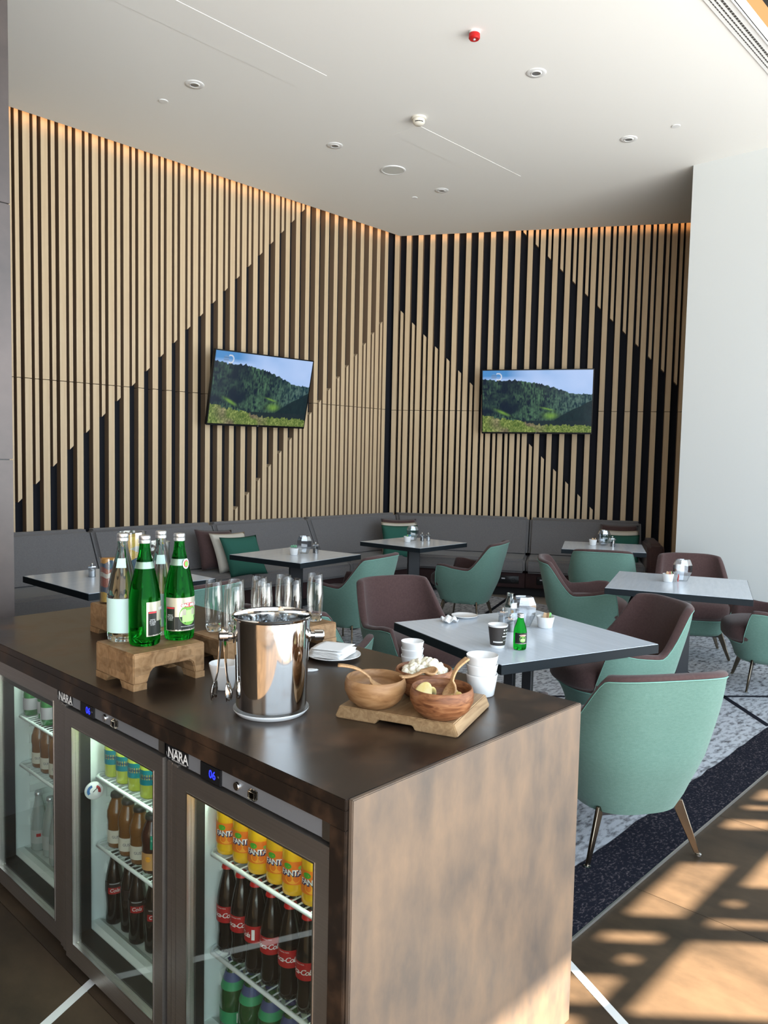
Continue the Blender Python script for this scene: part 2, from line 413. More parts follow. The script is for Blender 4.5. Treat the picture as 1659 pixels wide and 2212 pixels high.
# pillar at the left edge
column = struct(B().box(.2, 1.30, 3.36, 4.3, 0, 4.32).obj('column', m_blackp))
for z0, z1 in ((0, 1.512), (1.516, 2.549), (2.553, 3.6), (3.604, 4.31)):
    B().box(.19, 1.31, 3.35, 4.31, z0, z1).obj('cladding_panel', m_col, column, bevel=.0015)
# lighting coves
m_led = emit('warm_led', (1, .50, .20), 14)
def led(pts, label):
    B().tube(pts, .016, 6).obj('led_strip', m_led); o = bpy.context.scene.collection.objects[-1]
    return tagp(o, label, 'light')
led([(-3.5, 6.62, 4.42), (7.26, 6.62, 4.42)], 'warm strip light hidden in the ceiling slot above the left slatted wall')
a, b = wpt(.1, .24, 4.42), wpt(4.2, .24, 4.42)
led([a, b], 'warm strip light hidden in the ceiling slot above the far slatted wall')
tagp(boxo('cove_light', -4.2, 7.30, 1.712, 1.788, CEIL+.012, CEIL+.02, emit('cove_glow', (1, .53, .22), 1.15)), 'glowing orange light cove along the right ceiling edge', 'light')

# ceiling fittings ----------------------------------------------------------
m_fit = M('white_fitting', (.80, .80, .79), .4); m_hole = M('lamp_recess', (.30, .30, .30), .3, metal=.6)
def downlight(x, y, label):
    t = thing('downlight', label, 'downlight', (x, y, CEIL), group='recessed ceiling spotlights')
    B().lathe([(.044, .0), (.046, -.004), (.068, -.005), (.072, -.001), (.072, .002)], 28).obj('rim', m_fit, t, smooth=True, sharp=50)
    B().lathe([(.045, -.002), (.034, -.009), (.030, -.006)], 24).obj('inner_ring', m_fit, t, smooth=True)
    B().lathe([(.0305, -.0065), (.022, -.0035), (.0, -.003)], 20).obj('lamp', m_hole, t, rot=(0, 0, 0), smooth=True)
for x, y, l in ((3.467, 5.335, 'recessed spotlight nearest the left slatted wall corner of the picture'), (4.967, 5.367, 'recessed spotlight second from the left along the slatted wall'),
                (5.011, 3.27, 'recessed spotlight between the red alarm and the white wall'), (6.536, 3.293, 'recessed spotlight nearest the white wall'), (6.508, 5.369, 'recessed spotlight beyond the round ceiling speaker')):
    downlight(x*.9753, y*.9753, l)
def disc(x, y, r, label, name='sprinkler_cover', cat='sprinkler'):
    o = B().lathe([(0, -.006), (r*.9, -.006), (r, -.003), (r, .001)], 24).obj(name, m_fit, None, (x*.9753, y*.9753, CEIL), smooth=True, sharp=40)
    return tagp(o, label, cat)
disc(3.461, 5.77, .036, 'small white sprinkler cover plate near the left slatted wall'); disc(6.542, 2.876, .036, 'small white sprinkler cover plate near the white wall'); disc(6.501, 5.743, .034, 'small white sprinkler cover plate near the slatted wall corner')
t = thing('ceiling_speaker', 'round white ceiling speaker with a shallow grille', 'speaker', (5.752*.9753, 5.369*.9753, CEIL))
B().lathe([(.10, -.004), (.104, -.009), (.118, -.008), (.122, .001)], 36).obj('rim', m_fit, t, smooth=True)
B().lathe([(0, -.007), (.101, -.006)], 36).obj('grille', M('speaker_grille', (.66, .66, .62), .7, bump=.6, bscale=900), t)
t = thing('smoke_detector', 'cream smoke detector on the ceiling beside the access panel', 'detector', (5.025*.9753, 4.409*.9753, CEIL))
B().lathe([(.060, .001), (.060, -.012), (.052, -.016)], 28).obj('base', m_cream2, t, smooth=True, sharp=40)
B().lathe([(.050, -.016), (.050, -.040), (.042, -.050), (.030, -.060), (0, -.061)], 28).obj('head', m_cream2, t, smooth=True, sharp=50)
for i in range(5):
    a = -PI*.75+.28*(i-2); B().box(-.006, .006, -.001, .001, -.047, -.040).obj('slot', m_blackp, t, (.0495*math.cos(a), .0495*math.sin(a), 0), (0, 0, a+PI/2))
B().box(-.05, .05, -.035, .035, -.003, 0).obj('ceiling_plate', m_fit, t, rot=(0, 0, .6))
t = thing('fire_alarm_sounder', 'red fire alarm sounder on the ceiling', 'alarm', (4.275*.9753, 3.279*.9753, CEIL))
B().lathe([(.036, .001), (.036, -.012), (.031, -.014)], 26).obj('white_base', m_fit, t, smooth=True, sharp=40)
B().lathe([(.031, -.013), (.036, -.018), (.037, -.042), (.030, -.050), (.010, -.050), (.0, -.046)], 26).obj('red_body', m_red, t, smooth=True, sharp=40)
B().lathe([(.009, -.049), (.007, -.054), (0, -.055)], 14).obj('lens', M('alarm_lens', (.55, .6, .65), .2), t, smooth=True)
# linear air grille
t = thing('air_grille', 'long white linear air grille with three dark slots along the ceiling edge', 'air vent')
B().box(-4, 7.30, 1.83, 1.965, CEIL-.008, CEIL+.002).obj('frame', m_fit, t)
m_slotd = M('grille_dark', (.05, .045, .04), .8)
for y, w in ((1.938, .007), (1.913, .009), (1.884, .014)):
    B().box(-4, 7.29, y-w/2, y+w/2, CEIL-.0088, CEIL-.002).obj('slot', m_slotd, t)
    br = B()
    for i in range(150): x = 2.0+i*.035; br.box(x, x+.004, y-w/2, y+w/2, CEIL-.0094, CEIL-.003)
    o = br.obj('slot_bridges', m_fit, t); o['kind'] = 'stuff'
B().box(-4, 7.30, 1.83, 1.838, CEIL-.016, CEIL).obj('edge_lip', m_fit, t)
# ================================================================== SOFAS
def run_prism(prof, a, b, frame, mat, name, parent, ma=0, mb=0, bevel=.03, seg=3):
    """profile (depth from wall, height) run along a wall from a to b; ma / mb slant the ends with depth (mitre)"""
    o, ex, en = frame; v = []; n = len(prof)
    for e, m in ((a, ma), (b, mb)):
        for d, z in prof:
            p = o+ex*(e+m*d)+en*d; v.append((p.x, p.y, z))
    f = [tuple(range(n)), tuple(range(2*n-1, n-1, -1))]+[(i, i+n, (i+1) % n+n, (i+1) % n) for i in range(n)]
    return B().add(v, f).obj(name, mat, parent, bevel=bevel, seg=seg, sharp=60)
FL = (Vector((0, 6.85, 0)), Vector((1, 0, 0)), Vector((0, -1, 0)))
FR = (C0.copy(), WD.copy(), -WN)
BACK = [(.10, .43), (.47, .43), (.24, .868), (.10, .868)]
SEAT = [(.10, .285), (.955, .285), (.965, .40), (.94, .445), (.10, .445)]
BASE = [(.09, .11), (.90, .11), (.90, .28), (.09, .28)]
PLIN = [(.09, .0), (.76, .0), (.76, .11), (.09, .11)]
T30 = math.tan(math.radians(30))
m_plin = M('sofa_plinth', (.012, .011, .012), .7); m_base = M('sofa_base', (.045, .026, .026), .9, spec=.1, bump=.2, bscale=400)
sl = thing('banquette_sofa', 'long grey banquette sofa along the left slatted wall', 'sofa')
sr = thing('banquette_sofa', 'grey banquette sofa with brown arm along the far slatted wall', 'sofa')
xs_l = [.70, 1.97, 3.249, 4.531, 5.796, 7.41]; g = .006
for i in range(5):
    mb = -T30 if i == 4 else 0
    run_prism(BACK, xs_l[i]+g, xs_l[i+1]-g, FL, m_grey, 'back_cushion', sl, 0, mb)
    run_prism(SEAT, xs_l[i]+g, xs_l[i+1]-g, FL, m_grey, 'seat_cushion', sl, 0, mb, .035)
    run_prism(BASE, xs_l[i]+.002, xs_l[i+1]-.002, FL, m_base, 'base_panel', sl, 0, mb, .006, 1)
run_prism(PLIN, .7, 7.41, FL, m_plin, 'plinth', sl, 0, -T30, 0)
xs_r = [0, 1.80, 3.10]
for i in range(2):
    ma = T30 if i == 0 else 0
    run_prism(BACK, xs_r[i]+g, xs_r[i+1]-g, FR, m_grey, 'back_cushion', sr, ma, 0)
    run_prism(SEAT, xs_r[i]+g, xs_r[i+1]-g, FR, m_grey, 'seat_cushion', sr, ma, 0, .035)
    run_prism(BASE, xs_r[i]+.002, xs_r[i+1]-.002, FR, m_base, 'base_panel', sr, ma, 0, .006, 1)
run_prism(PLIN, 0, 3.25, FR, m_plin, 'plinth', sr, T30, 0, 0)
run_prism([(.09, .11), (.93, .11), (.93, .62), (.86, .675), (.09, .675)], 3.11, 3.29, FR, m_brown, 'arm', sr, 0, 0, .04)
# sockets in the sofa base
for t0, t1 in ((1.50, 1.73), (1.93, 2.16)):
    run_prism([(.898, .155), (.908, .155), (.908, .245), (.898, .245)], t0, t1, FR, m_blackp, 'socket_panel', sr, 0, 0, .002, 1)
    sp = COL.objects[-1]
    for k, tt in enumerate((t0+.055, t0+.165)):
        if k == 0:
            run_prism([(.905, .205), (.910, .205), (.910, .218), (.905, .218)], tt-.02, tt+.02, FR, M('usb_port', (.55, .55, .58), .4), 'usb_port', sp, 0, 0, 0)
        else:
            c = FR[0]+FR[1]*tt+FR[2]*.905
            B().lathe([(.026, 0), (.026, .004), (.022, .004), (.020, .001), (0, .001)], 20).obj('socket', M('socket_black', (.03, .03, .032), .3), sp, (c.x, c.y, .198), (0, -PI/2, math.atan2(WN.y, WN.x)))
# scatter cushions
def pillow_mesh(w, h, t, mat, n=14, sag=0):
    v = []; f = []
    for s in (1, -1):
        for j in range(n+1):
            for i in range(n+1):
                a, b = -1+2*i/n, -1+2*j/n
                e = max(0, (1-a**4))*max(0, (1-b**4)); th = t*e**.55
                px = a*w*(1-.07*(1-b*b)); pz = b*h*(1-.07*(1-a*a)) - sag*(b+1)*(1-a*a)*.5
                v.append((px, s*(th/2), pz))
    N1 = (n+1)**2
    for k in range(2):
        for j in range(n):
            for i in range(n):
                q = [k*N1+j*(n+1)+i, k*N1+j*(n+1)+i+1, k*N1+(j+1)*(n+1)+i+1, k*N1+(j+1)*(n+1)+i]
                f.append(q if k == 0 else q[::-1])
    me = mesh('pillow', v, f, mat); bm = bmesh.new(); bm.from_mesh(me); bmesh.ops.remove_doubles(bm, verts=bm.verts, dist=.0006)
    bmesh.ops.recalc_face_normals(bm, faces=bm.faces); bm.to_mesh(me); bm.free()
    me.polygons.foreach_set('use_smooth', [True]*len(me.polygons)); return me
pm = {k: pillow_mesh(.215, .205, .105, m) for k, m in (('brown', m_brown), ('cream', m_cream), ('green', m_green))}
def pillow(kind, loc, rz, lean, label, roll=0):
    t = thing('throw_pillow', label, 'pillow', loc, rz, 'throw pillows on the sofas')
    o = put('cover', pm[kind], t, (0, 0, 0), (lean, roll, 0))
    return t
pillow('brown', (4.36, 6.29, .64), .0, -.42, 'brown throw pillow at the back of the trio on the left sofa', .06)
pillow('cream', (4.445, 6.16, .622), .05, -.46, 'white throw pillow between brown and green ones on the left sofa', .02)
pillow('green', (4.47, 6.01, .60), .0, -.5, 'green throw pillow at the front of the trio on the left sofa', 0)
ca = math.radians(-30)
for k, d, z, l in (('brown', .0, .645, 'brown throw pillow at the back of the trio in the sofa corner'), ('cream', .12, .615, 'cream throw pillow in the middle of the trio in the sofa corner'), ('green', .24, .59, 'green throw pillow at the front of the trio in the sofa corner')):
    p = Vector((6.86, 6.18, z))+Vector((-.70, -.71, 0))*d
    t = pillow(k, p, ca-.15, -.36, l)
    if k == 'green':
        for sx in (-1, 1):
            B().lathe([(.003, .03), (.012, .012), (.014, 0)], 8).obj('tassel', m_cream, t, (sx*.2, -.1, -.2), smooth=True)
for k, d, z, l in (('brown', .0, .64, 'brown throw pillow against the sofa arm near the white wall'), ('cream', .13, .59, 'cream throw pillow in front of the brown one by the sofa arm'), ('green', .26, .55, 'green throw pillow in front of the cream one by the sofa arm')):
    p = C0+WD*(2.84-.02*d)-WN*(.42+d); 
    t = pillow(k, (p.x, p.y, z), math.radians(-60+90-90), -.3, l)
# ================================================================== TABLES
def table(cx, cy, ang, side, label, zt=.74):
    t = thing('cafe_table', label, 'table', (cx, cy, 0), math.radians(ang), 'square cafe tables')
    h = side/2
    B().box(-h, h, -h, h, zt-.042, zt-.002).obj('edge_body', m_edge, t, bevel=.0015, seg=1)
    B().box(-h+.003, h-.003, -h+.003, h-.003, zt-.002, zt).obj('table_top', m_ttop, t)
    for s in (-1, 1):
        B().box(-.055, .055, -.022, .022, .02, zt-.042).obj('post', m_black, t, (s*.03, s*.03, 0), (0, 0, -PI/4), bevel=.003, seg=1)
    for r in (PI/4, -PI/4):
        B().box(-.36, .36, -.032, .032, .0095, .026).obj('foot_bar', m_black, t, rot=(0, 0, r), bevel=.003, seg=1)
        B().box(-.22, .22, -.025, .025, zt-.062, zt-.042).obj('top_bar', m_black, t, rot=(0, 0, r))
    return t
T_near = table(3.111, 2.017, 71.6, .88, 'near pale grey square table with the small green bottle and paper cup on it')
T_right = table(5.229, 2.132, 20.5, .88, 'pale grey square table beside the white wall with a crystal holder on it')
T_ml = table(4.20, 4.93, 8, .77, 'pale grey square table with a potted succulent in front of the left sofa')
T_mid = table(5.74, 4.975, 2.3, .745, 'pale grey square table near the sofa corner')
T_far = table(6.96, 3.60, 28, .76, 'pale grey square table by the far sofa arm behind a mint chair')
T_left = table(2.51, 4.71, 1, .88, 'pale grey square table at the left, behind the sand jars')
# ================================================================== CHAIRS
def sstep(a, b, x):
    x = min(1, max(0, (x-a)/(b-a))); return x*x*(3-2*x)
def chair_meshes():
    HT, ARM, LOW = .775, .558, .335; NB = 96
    def rim(th):
        d = abs(math.degrees(th))
        z = HT-.012*(d/50)**2 if d < 50 else HT-.012
        z = z+(ARM-.03-z)*sstep(50, 80, d)
        z += .03*sstep(82, 108, d)
        z += (LOW-ARM)*sstep(119, 138, d)
        return z
    def plan(th, z, inset=0):
        a = .215+.088*sstep(.17, .52, z)-.016*sstep(.55, .80, z)-inset
        b = .215+.085*sstep(.17, .45, z)-inset
        n = 2.7+.9*sstep(.45, .75, z)
        c, s = math.cos(th), math.sin(th)
        pw = lambda q: math.copysign(abs(q)**(2/n), q)
        x = a*pw(s); y = -b*pw(c)*(1.13 if c < 0 else 1)
        if c > 0: y -= .085*sstep(.35, .9, z)*min(1, c*1.6)
        return x, y
    ths = [-PI+2*PI*i/NB for i in range(NB)]
    R = 10
    ov = []; of = []
    for k in range(R+1):
        for th in ths:
            zr = rim(th); zb = .19; q = k/R
            z = zb+(zr-zb)*q
            x, y = plan(th, z); 
            if k == 0: x *= .93; y *= .93
            ov.append((x, y, z))
    for k in range(R):
        for i in range(NB): of.append((k*NB+i, k*NB+(i+1) % NB, (k+1)*NB+(i+1) % NB, (k+1)*NB+i))
    of.append(tuple(range(NB-1, -1, -1)))
    outer = mesh('outer_shell', ov, of, m_mint, True, 60)
    iv = []; jf = []
    rows = [(-.0012, -.010, 0.0), (-.0030, -.003, 0), (.004, .007, 0), (.022, .011, 0), (.034, .006, 0), (.039, -.008, 0)]+[(.042, 0, q) for q in (.15, .4, .7, 1)]
    for ins, dz, q in rows:
        for th in ths:
            zr = rim(th); z = zr+dz
            if q: z = zr-.008+(.30-(zr-.008))*q
            x, y = plan(th, max(z, .2), ins)
            iv.append((x, y, z))
    for k in range(len(rows)-1):
        for i in range(NB): jf.append((k*NB+i, k*NB+(i+1) % NB, (k+1)*NB+(i+1) % NB, (k+1)*NB+i))
    jf.append(tuple(range((len(rows)-1)*NB, len(rows)*NB)))
    inner = mesh('upholstery', iv, jf, m_brown, True, 70)
    # thin pale welt where mint cover meets brown
    wv = [];
    for th in ths:
        x, y = plan(th, rim(th)); wv.append((x*1.004, y*1.004, rim(th)-.012))
    wb_ = B(); n = 5; f = []
    for i, p in enumerate(wv):
        for k in range(n):
            a = 2*PI*k/n; nrm = Vector((p[0], p[1], 0)).normalized()
            q = Vector(p)+nrm*math.cos(a)*.0022+Vector((0, 0, 1))*math.sin(a)*.0022; wb_.v.append(tuple(q))
    for i in range(NB):
        for k in range(n): f.append((i*n+k, i*n+(k+1) % n, ((i+1) % NB)*n+(k+1) % n, ((i+1) % NB)*n+k))
    wb_.f = f; welt = wb_.mesh('welt', M('mint_welt', (.22, .46, .38), .8), smooth=True, sharp=180)
    v, f = superell(.245, .285, .082, .55, .70, 40, 16)
    v = [(x, y+.060, z+.395+.012*(1-(x/.24)**2)*(1-((y)/.26)**2)) for x, y, z in v]
    seat = mesh('seat_cushion', v, f, m_brown, True)
    return outer, inner, welt, seat
CH = chair_meshes()
def leg_mesh():
    v = []
    for z, w, t in ((.215, .024, .007), (.10, .017, .0065), (.006, .0105, .006)):
        for x, y in ((-w, -t), (w, -t), (w, t), (-w, t)): v.append((x, y, z))
    f = [(3, 2, 1, 0), (8, 9, 10, 11)]
    for k in range(2):
        for i in range(4): f.append((k*4+i, k*4+(i+1) % 4, (k+1)*4+(i+1) % 4, (k+1)*4+i))
    return v, f
def shear_leg(sx, sy):
    v, f = leg_mesh(); out = []
    ang = math.atan2(sy*.6, sx)
    for x, y, z in v:
        k = 1-z/.215
        X = sx*(.165+.075*k)+x*math.cos(ang)-y*math.sin(ang); Y = (-.145 if sy < 0 else .165)+sy*.05*k+x*math.sin(ang)+y*math.cos(ang)
        out.append((X, Y, z))
    b = B().add(out, f); return b.mesh('leg', m_bronze, bevel=.002, seg=1)
LEGM = {(sx, sy): shear_leg(sx, sy) for sx in (-1, 1) for sy in (-1, 1)}
FOOTM = B().lathe([(0, 0), (.014, 0), (.014, .005), (.010, .007), (0, .007)], 14).mesh('foot', m_chrome, smooth=True, sharp=40)
FRAMEM = B().box(-.17, .17, -.15, -.13, .175, .195).box(-.17, .17, .15, .17, .175, .195).box(-.012, .012, -.15, .17, .175, .195).mesh('under_frame', m_black)
def chair(x, y, ang, label, zf=.0092):
    """ang: direction the sitter faces, degrees"""
    t = thing('armchair', label, 'chair', (x, y, zf), math.radians(ang-90), 'mint and brown tub chairs')
    put('outer_shell', CH[0], t); u = put('upholstery', CH[1], t); put('welt', CH[2], u); put('seat_cushion', CH[3], t); put('under_frame', FRAMEM, t)
    for k, me in LEGM.items():
        l = put('leg', me, t); put('foot', FOOTM, l, (k[0]*.24, (-.145 if k[1] < 0 else .165)+k[1]*.05, 0))
    return t
chair(2.958, 1.414, 56.5, 'nearest mint armchair, its back to the camera beside the counter end')
chair(4.02, 1.985, 148.7, 'brown-lined armchair at the right side of the near table, seat towards the camera')
chair(3.572, 3.078, 250, 'brown-lined armchair behind the near table facing the camera')
chair(2.80, 3.15, 20, 'armchair just behind the counter, mostly hidden by drinking glasses and ice bucket')
chair(4.43, 4.53, 102, 'mint armchair seen from behind at the table with the succulent')
chair(6.0, 4.51, 109, 'mint armchair seen from behind at the sofa corner table')
chair(5.615, 3.05, -58, 'armchair with mint side and brown inside between the near table and far table')
chair(6.57, 3.395, 26.6, 'mint armchair seen from behind, tucked in at the table by the sofa arm')
chair(6.36, 2.46, 212, 'brown-lined armchair facing the camera beside the white wall')
chair(5.83, 1.687, 120, 'armchair cut off by the right edge of the picture')
chair(2.62, 4.22, 100, 'mint armchair at the left table, glimpsed behind the green bottles')
# ================================================================== COUNTER
CX0, CX1, CY0, CY1, CZ = 1.01, 1.885, 1.02, 3.13, .90
ct = thing('counter', 'dark rust-brown bar counter with three built-in glass fridges', 'counter', (CX0, CY0, 0))
def cbox(name, x0, x1, y0, y1, z0, z1, mat, bevel=.0015):
    return B().box(x0-CX0, x1-CX0, y0-CY0, y1-CY0, z0, z1).obj(name, mat, ct, bevel=bevel, seg=2)
cbox('counter_top', CX0, CX1, CY0+.012, CY1, CZ-.022, CZ, m_rust)
cbox('front_apron', CX0, CX0+.02, CY0+.012, CY1, .838, CZ-.022, m_rust)
cbox('end_panel', CX0+.008, CX1, CY0, CY0+.012, 0, CZ, m_rustp, .002)
cbox('front_stile', CX0, CX0+.02, CY0+.012, CY0+.056, 0, .838, m_rust)
cbox('inner_gable', CX0+.02, CX1, CY0+.012, CY0+.05, 0, .878, m_blackp)
cbox('far_end_panel', CX0, CX1, CY1-.03, CY1-.001, 0, CZ-.022, m_rust)
cbox('back_panel', CX1-.03, CX1-.001, CY0+.05, CY1-.03, 0, CZ-.022, m_rust)
# ---- under-counter fridges
m_gask = M('door_gasket', (.012, .012, .012), .55); m_pane = thin_glass('fridge_pane', (.95, .98, .96), .016, .40)
m_disp = emit('display_blue', (.02, .03, 1), 3.2); m_lite = emit('fridge_led', (.80, 1, .90), 9)
m_silver = M('satin_silver', (.60, .58, .54), .3, metal=1); m_panel = M('control_strip', (.30, .31, .33), .42, metal=.5)
m_prism = glass('clear_knob', (1, .98, .92), 1.45); m_ltw = M('label_white', (.85, .85, .83), .5)
FW = .603
def fridge(y0, x0, ztop, label, shelves, strip=True, zoff=0):
    """local frame: x into the cabinet, y along the counter (origin at right-hand front foot)"""
    t = thing('under_counter_fridge', label, 'fridge', (x0, y0, 0), 0, 'glass-door fridges in the counter')
    D = .56
    # carcass and white liner (open to the front)
    b = B().box(.09, D, 0, .02, .04, .83).box(.09, D, FW-.02, FW, .04, .83).box(.09, D, 0, FW, .04, .055).box(D-.015, D, 0, FW, .04, .83).box(.09, D, 0, FW, .815, .83)
    b.obj('carcass', m_steel, t)
    zi0, zi1 = .085, .775; ya, yb = .030, .548
    b = B().box(.075, D-.02, ya-.008, ya, zi0-.02, zi1).box(.075, D-.02, yb, yb+.008, zi0-.02, zi1).box(D-.03, D-.02, ya, yb, zi0, zi1).box(.075, D-.02, ya, yb, zi1, zi1+.008)
    b.box(.16, D-.02, ya, yb, zi0-.02, zi0).prism([(.075, zi0-.02), (.16, zi0-.02), (.16, zi0), (.125, zi0), (.105, zi0+.012), (.085, zi0+.012), (.075, zi0)], 'y', ya, yb)
    lin = b.obj('liner', m_liner, t)
    rib = B().prism([(0, 0), (.010, .006), (.010, .030), (0, .040)], 'x', .13, .46).mesh('shelf_rib', m_liner)
    for i in range(9):
        # ribs moulded on the far side wall
        put('shelf_rib', rib, lin, (0, yb, .17+.062*i), (0, 0, 0), (1, -1, 1))
    B().box(.078, .092, ya+.05, yb-.05, zi1-.012, zi1-.002).obj('lamp_tube', m_lite, t)
    for zs in shelves:
        b = B(); r = .0035
        pts = [(.46, ya+.008, zs), (.105, ya+.008, zs), (.092, ya+.02, zs), (.092, yb-.02, zs), (.105, yb-.008, zs), (.46, yb-.008, zs)]
        b.tube(pts, .0055, 8)
        b.tube([(.44, ya+.01, zs), (.44, yb-.01, zs)], .004, 6); b.tube([(.28, ya+.01, zs-.004), (.28, yb-.01, zs-.004)], .004, 6)
        n = 23
        for i in range(n):
            y = ya+.022+(yb-ya-.044)*i/(n-1); b.tube([(.093, y, zs+.0015), (.44, y, zs+.0035)], .0022, 5)
        b.obj('shelf', m_wire, t, smooth=True, sharp=60)
    # door
    dz0, dz1 = .025, ztop
    gy0, gy1, gz0, gz1 = .044, .501, dz0+.055, ztop-.048
    def frame(name, y0, y1, z0, z1, a0, a1, c0, c1, xa, xb, mat, parent, bevel=.002):
        return B().box(xa, xb, y0, a0, z0, z1).box(xa, xb, a1, y1, z0, z1).box(xa, xb, a0, a1, z0, c0).box(xa, xb, a0, a1, c1, z1).obj(name, mat, parent, bevel=0)
    dr = frame('door', 0, .547, dz0, dz1, gy0, gy1, gz0, gz1, 0, .022, m_steel, t)
    frame('gasket', .004, .560, dz0+.004, dz1-.004, ya+.006, yb-.012, zi0-.004, zi1-.028, .022, .075, m_gask, dr)
    frame('inner_rim', gy0-.002, gy1+.002, gz0-.002, gz1+.002, gy0+.002, gy1-.002, gz0+.002, gz1-.002, -.0012, .004, m_silver, dr)
    B().box(.008, .012, gy0, gy1, gz0, gz1).obj('glass_pane', m_pane, dr)
    # hinge stile on the left
    B().box(.002, .06, .549, .574, .03, ztop+.004).obj('hinge_stile', m_steel, t, bevel=.004)
    B().box(.006, .06, .576, FW-.003, .03, ztop+.004).obj('side_stile', m_steel, t, bevel=.003)
    B().box(.03, .09, .0, FW, .0, .04).obj('kick_plate', m_blackp, t)
    if strip:
        st = B().box(.006, .06, .0, FW-.004, ztop+.008, .836).obj('control_strip', m_panel, t, bevel=.0008, seg=1)
        B().box(.004, .01, .0, .026, ztop+.008, .836).obj('end_cap', m_silver, st)
        lp = B().box(.003, .007, .503, .599, ztop+.010, .834).obj('name_plate', m_blackp, st)
        put('lettering', text_mesh('NARA', .034, m_ltw, bold=.0006, space=.95), lp, (.0026, .545, (ztop+.844)/2), (0, 0, -PI/2))
        put('lettering', text_mesh('www.nara.rs', .0065, m_ltw), lp, (.0026, .545, .8305), (0, 0, -PI/2))
        put('lettering', text_mesh('RASHLADNI PROGRAM', .0062, m_ltw), lp, (.0026, .540, ztop+.0135), (0, 0, -PI/2))
        B().lathe([(.012, 0), (.0135, .0004)], 20, a0=PI*.5, a1=PI*1.5).obj('emblem', M('emblem_grey', (.25, .25, .25), .5), lp, (.0025, .583, (ztop+.844)/2), (0, -PI/2, 0))
        dp = B().box(.001, .02, .366, .448, ztop+.006, .8362).obj('display', m_blackp, st, bevel=.002)
        put('digits', text_mesh('06', .027, m_disp, bold=.0004), dp, (.0006, .398, (ztop+.84)/2), (0, 0, -PI/2))
        put('digits', text_mesh('*', .012, M('icon_grey', (.4, .4, .42), .5)), dp, (.0006, .374, (ztop+.84)/2), (0, 0, -PI/2))
        B().lathe([(0, .006), (.009, .006), (.0105, .003), (.0105, 0)], 20).obj('lock', m_chrome, st, (.006, .307, (ztop+.844)/2), (0, -PI/2, 0), smooth=True, sharp=40)
        B().box(-.012, 0, -.013, .013, -.011, .011).obj('light_switch', m_prism, st, (.006, .245, (ztop+.844)/2), bevel=.003)
    l = bpy.data.lights.new('fridge_lamp', 'AREA'); l.shape = 'RECTANGLE'; l.size = .40; l.size_y = .05; l.energy = 5; l.color = (.80, 1, .90)
    o = bpy.data.objects.new('fridge_lamp', l); COL.objects.link(o); o.parent = t; o.location = (.125, (ya+yb)/2, zi1-.016); o.rotation_euler = (0, .45, PI/2); o.rotation_euler = Vector((.35, 0, -1)).to_track_quat('-Z', 'Y').to_euler()
    return t, l
f3, l3 = fridge(1.077, 1.012, .789, 'right-hand fridge with orange soda and cola behind its glass door', (.545, .287))
f2, l2 = fridge(1.690, 1.014, .795, 'middle fridge with lemon soda, juice and dark cola bottles', (.560, .345))
f1, l1 = fridge(2.305, 1.030, .830, 'left-hand fridge with green water bottles on its top shelf', (.595, .415), strip=False)
l1.energy = 1.3; l2.energy = 4.0
# ---- drinks inside the fridges
m_fant = M('orange_soda', (.86, .50, .012), .12, spec=.5, coat=.6, emis=None); m_fant = MATS['orange_soda']
m_fcap = M('orange_cap', (.75, .18, .01), .4)
m_olab = M('orange_label', (.86, .21, .012), .5); m_navy = M('navy_print', (.015, .02, .10), .5); m_leaf = M('leaf_print', (.07, .40, .03), .5)
m_opr = M('orange_print', (.95, .42, .03), .5); m_lgr = M('lime_print', (.25, .62, .10), .5)
m_cola = M('cola', (.008, .005, .004), .08, spec=.5, coat=.3); m_clear = thin_glass('bottle_glass', (.80, .84, .82), .10, .75)
m_rlab = M('red_label', (.42, .012, .014), .45); m_ccap = M('cap_red', (.60, .012, .012), .3)
m_lem = M('lemon_soda', (.62, .72, .10), .12, spec=.5, coat=.6); m_teal = M('teal_label', (.0, .22, .28), .4); m_gold = M('gold_print', (.55, .42, .12), .35, metal=.3)
m_juice = M('apple_juice', (.20, .085, .022), .1, spec=.5, coat=.6); m_juice2 = M('dark_juice', (.055, .018, .012), .1, coat=.6); m_bcap = M('dark_cap', (.03, .028, .026), .4)
m_gbot = M('green_bottle_plastic', (.012, .070, .016), .1, spec=.5, coat=.6); m_blab = M('blue_green_label', (.025, .035, .16), .5, col2=(.03, .33, .12), scale=5, lo=.48, hi=.52, coord='Generated')
m_gbl = M('mint_green_label', (.03, .30, .12), .5); m_bbl = M('slate_blue_label', (.06, .08, .20), .5)
m_wat = M('clear_water', (.38, .42, .40), .08, spec=.6, coat=.7); m_silcap = M('silver_cap', (.62, .64, .66), .28, metal=.8)
PR_F = [(0, 0), (.022, 0), (.030, .006), (.031, .020), (.0295, .030), (.0305, .040), (.0305, .115), (.029, .140), (.022, .168), (.013, .190), (.0125, .200)]
PR_C = [(0, 0), (.022, 0), (.0265, .006), (.027, .02), (.0245, .055), (.026, .075), (.028, .10), (.028, .135), (.025, .155), (.0185, .185), (.0135, .205), (.0125, .215)]
PR_L = [(0, 0), (.022, 0), (.027, .006), (.0275, .10), (.024, .135), (.0155, .175), (.0125, .195), (.0125, .205)]
PR_J = [(0, 0), (.024, 0), (.029, .008), (.029, .085), (.031, .095), (.030, .115), (.022, .138), (.0175, .148), (.0175, .155)]
PR_S = [(0, 0), (.028, 0), (.034, .008), (.034, .11), (.031, .14), (.018, .19), (.0135, .21), (.0135, .225)]
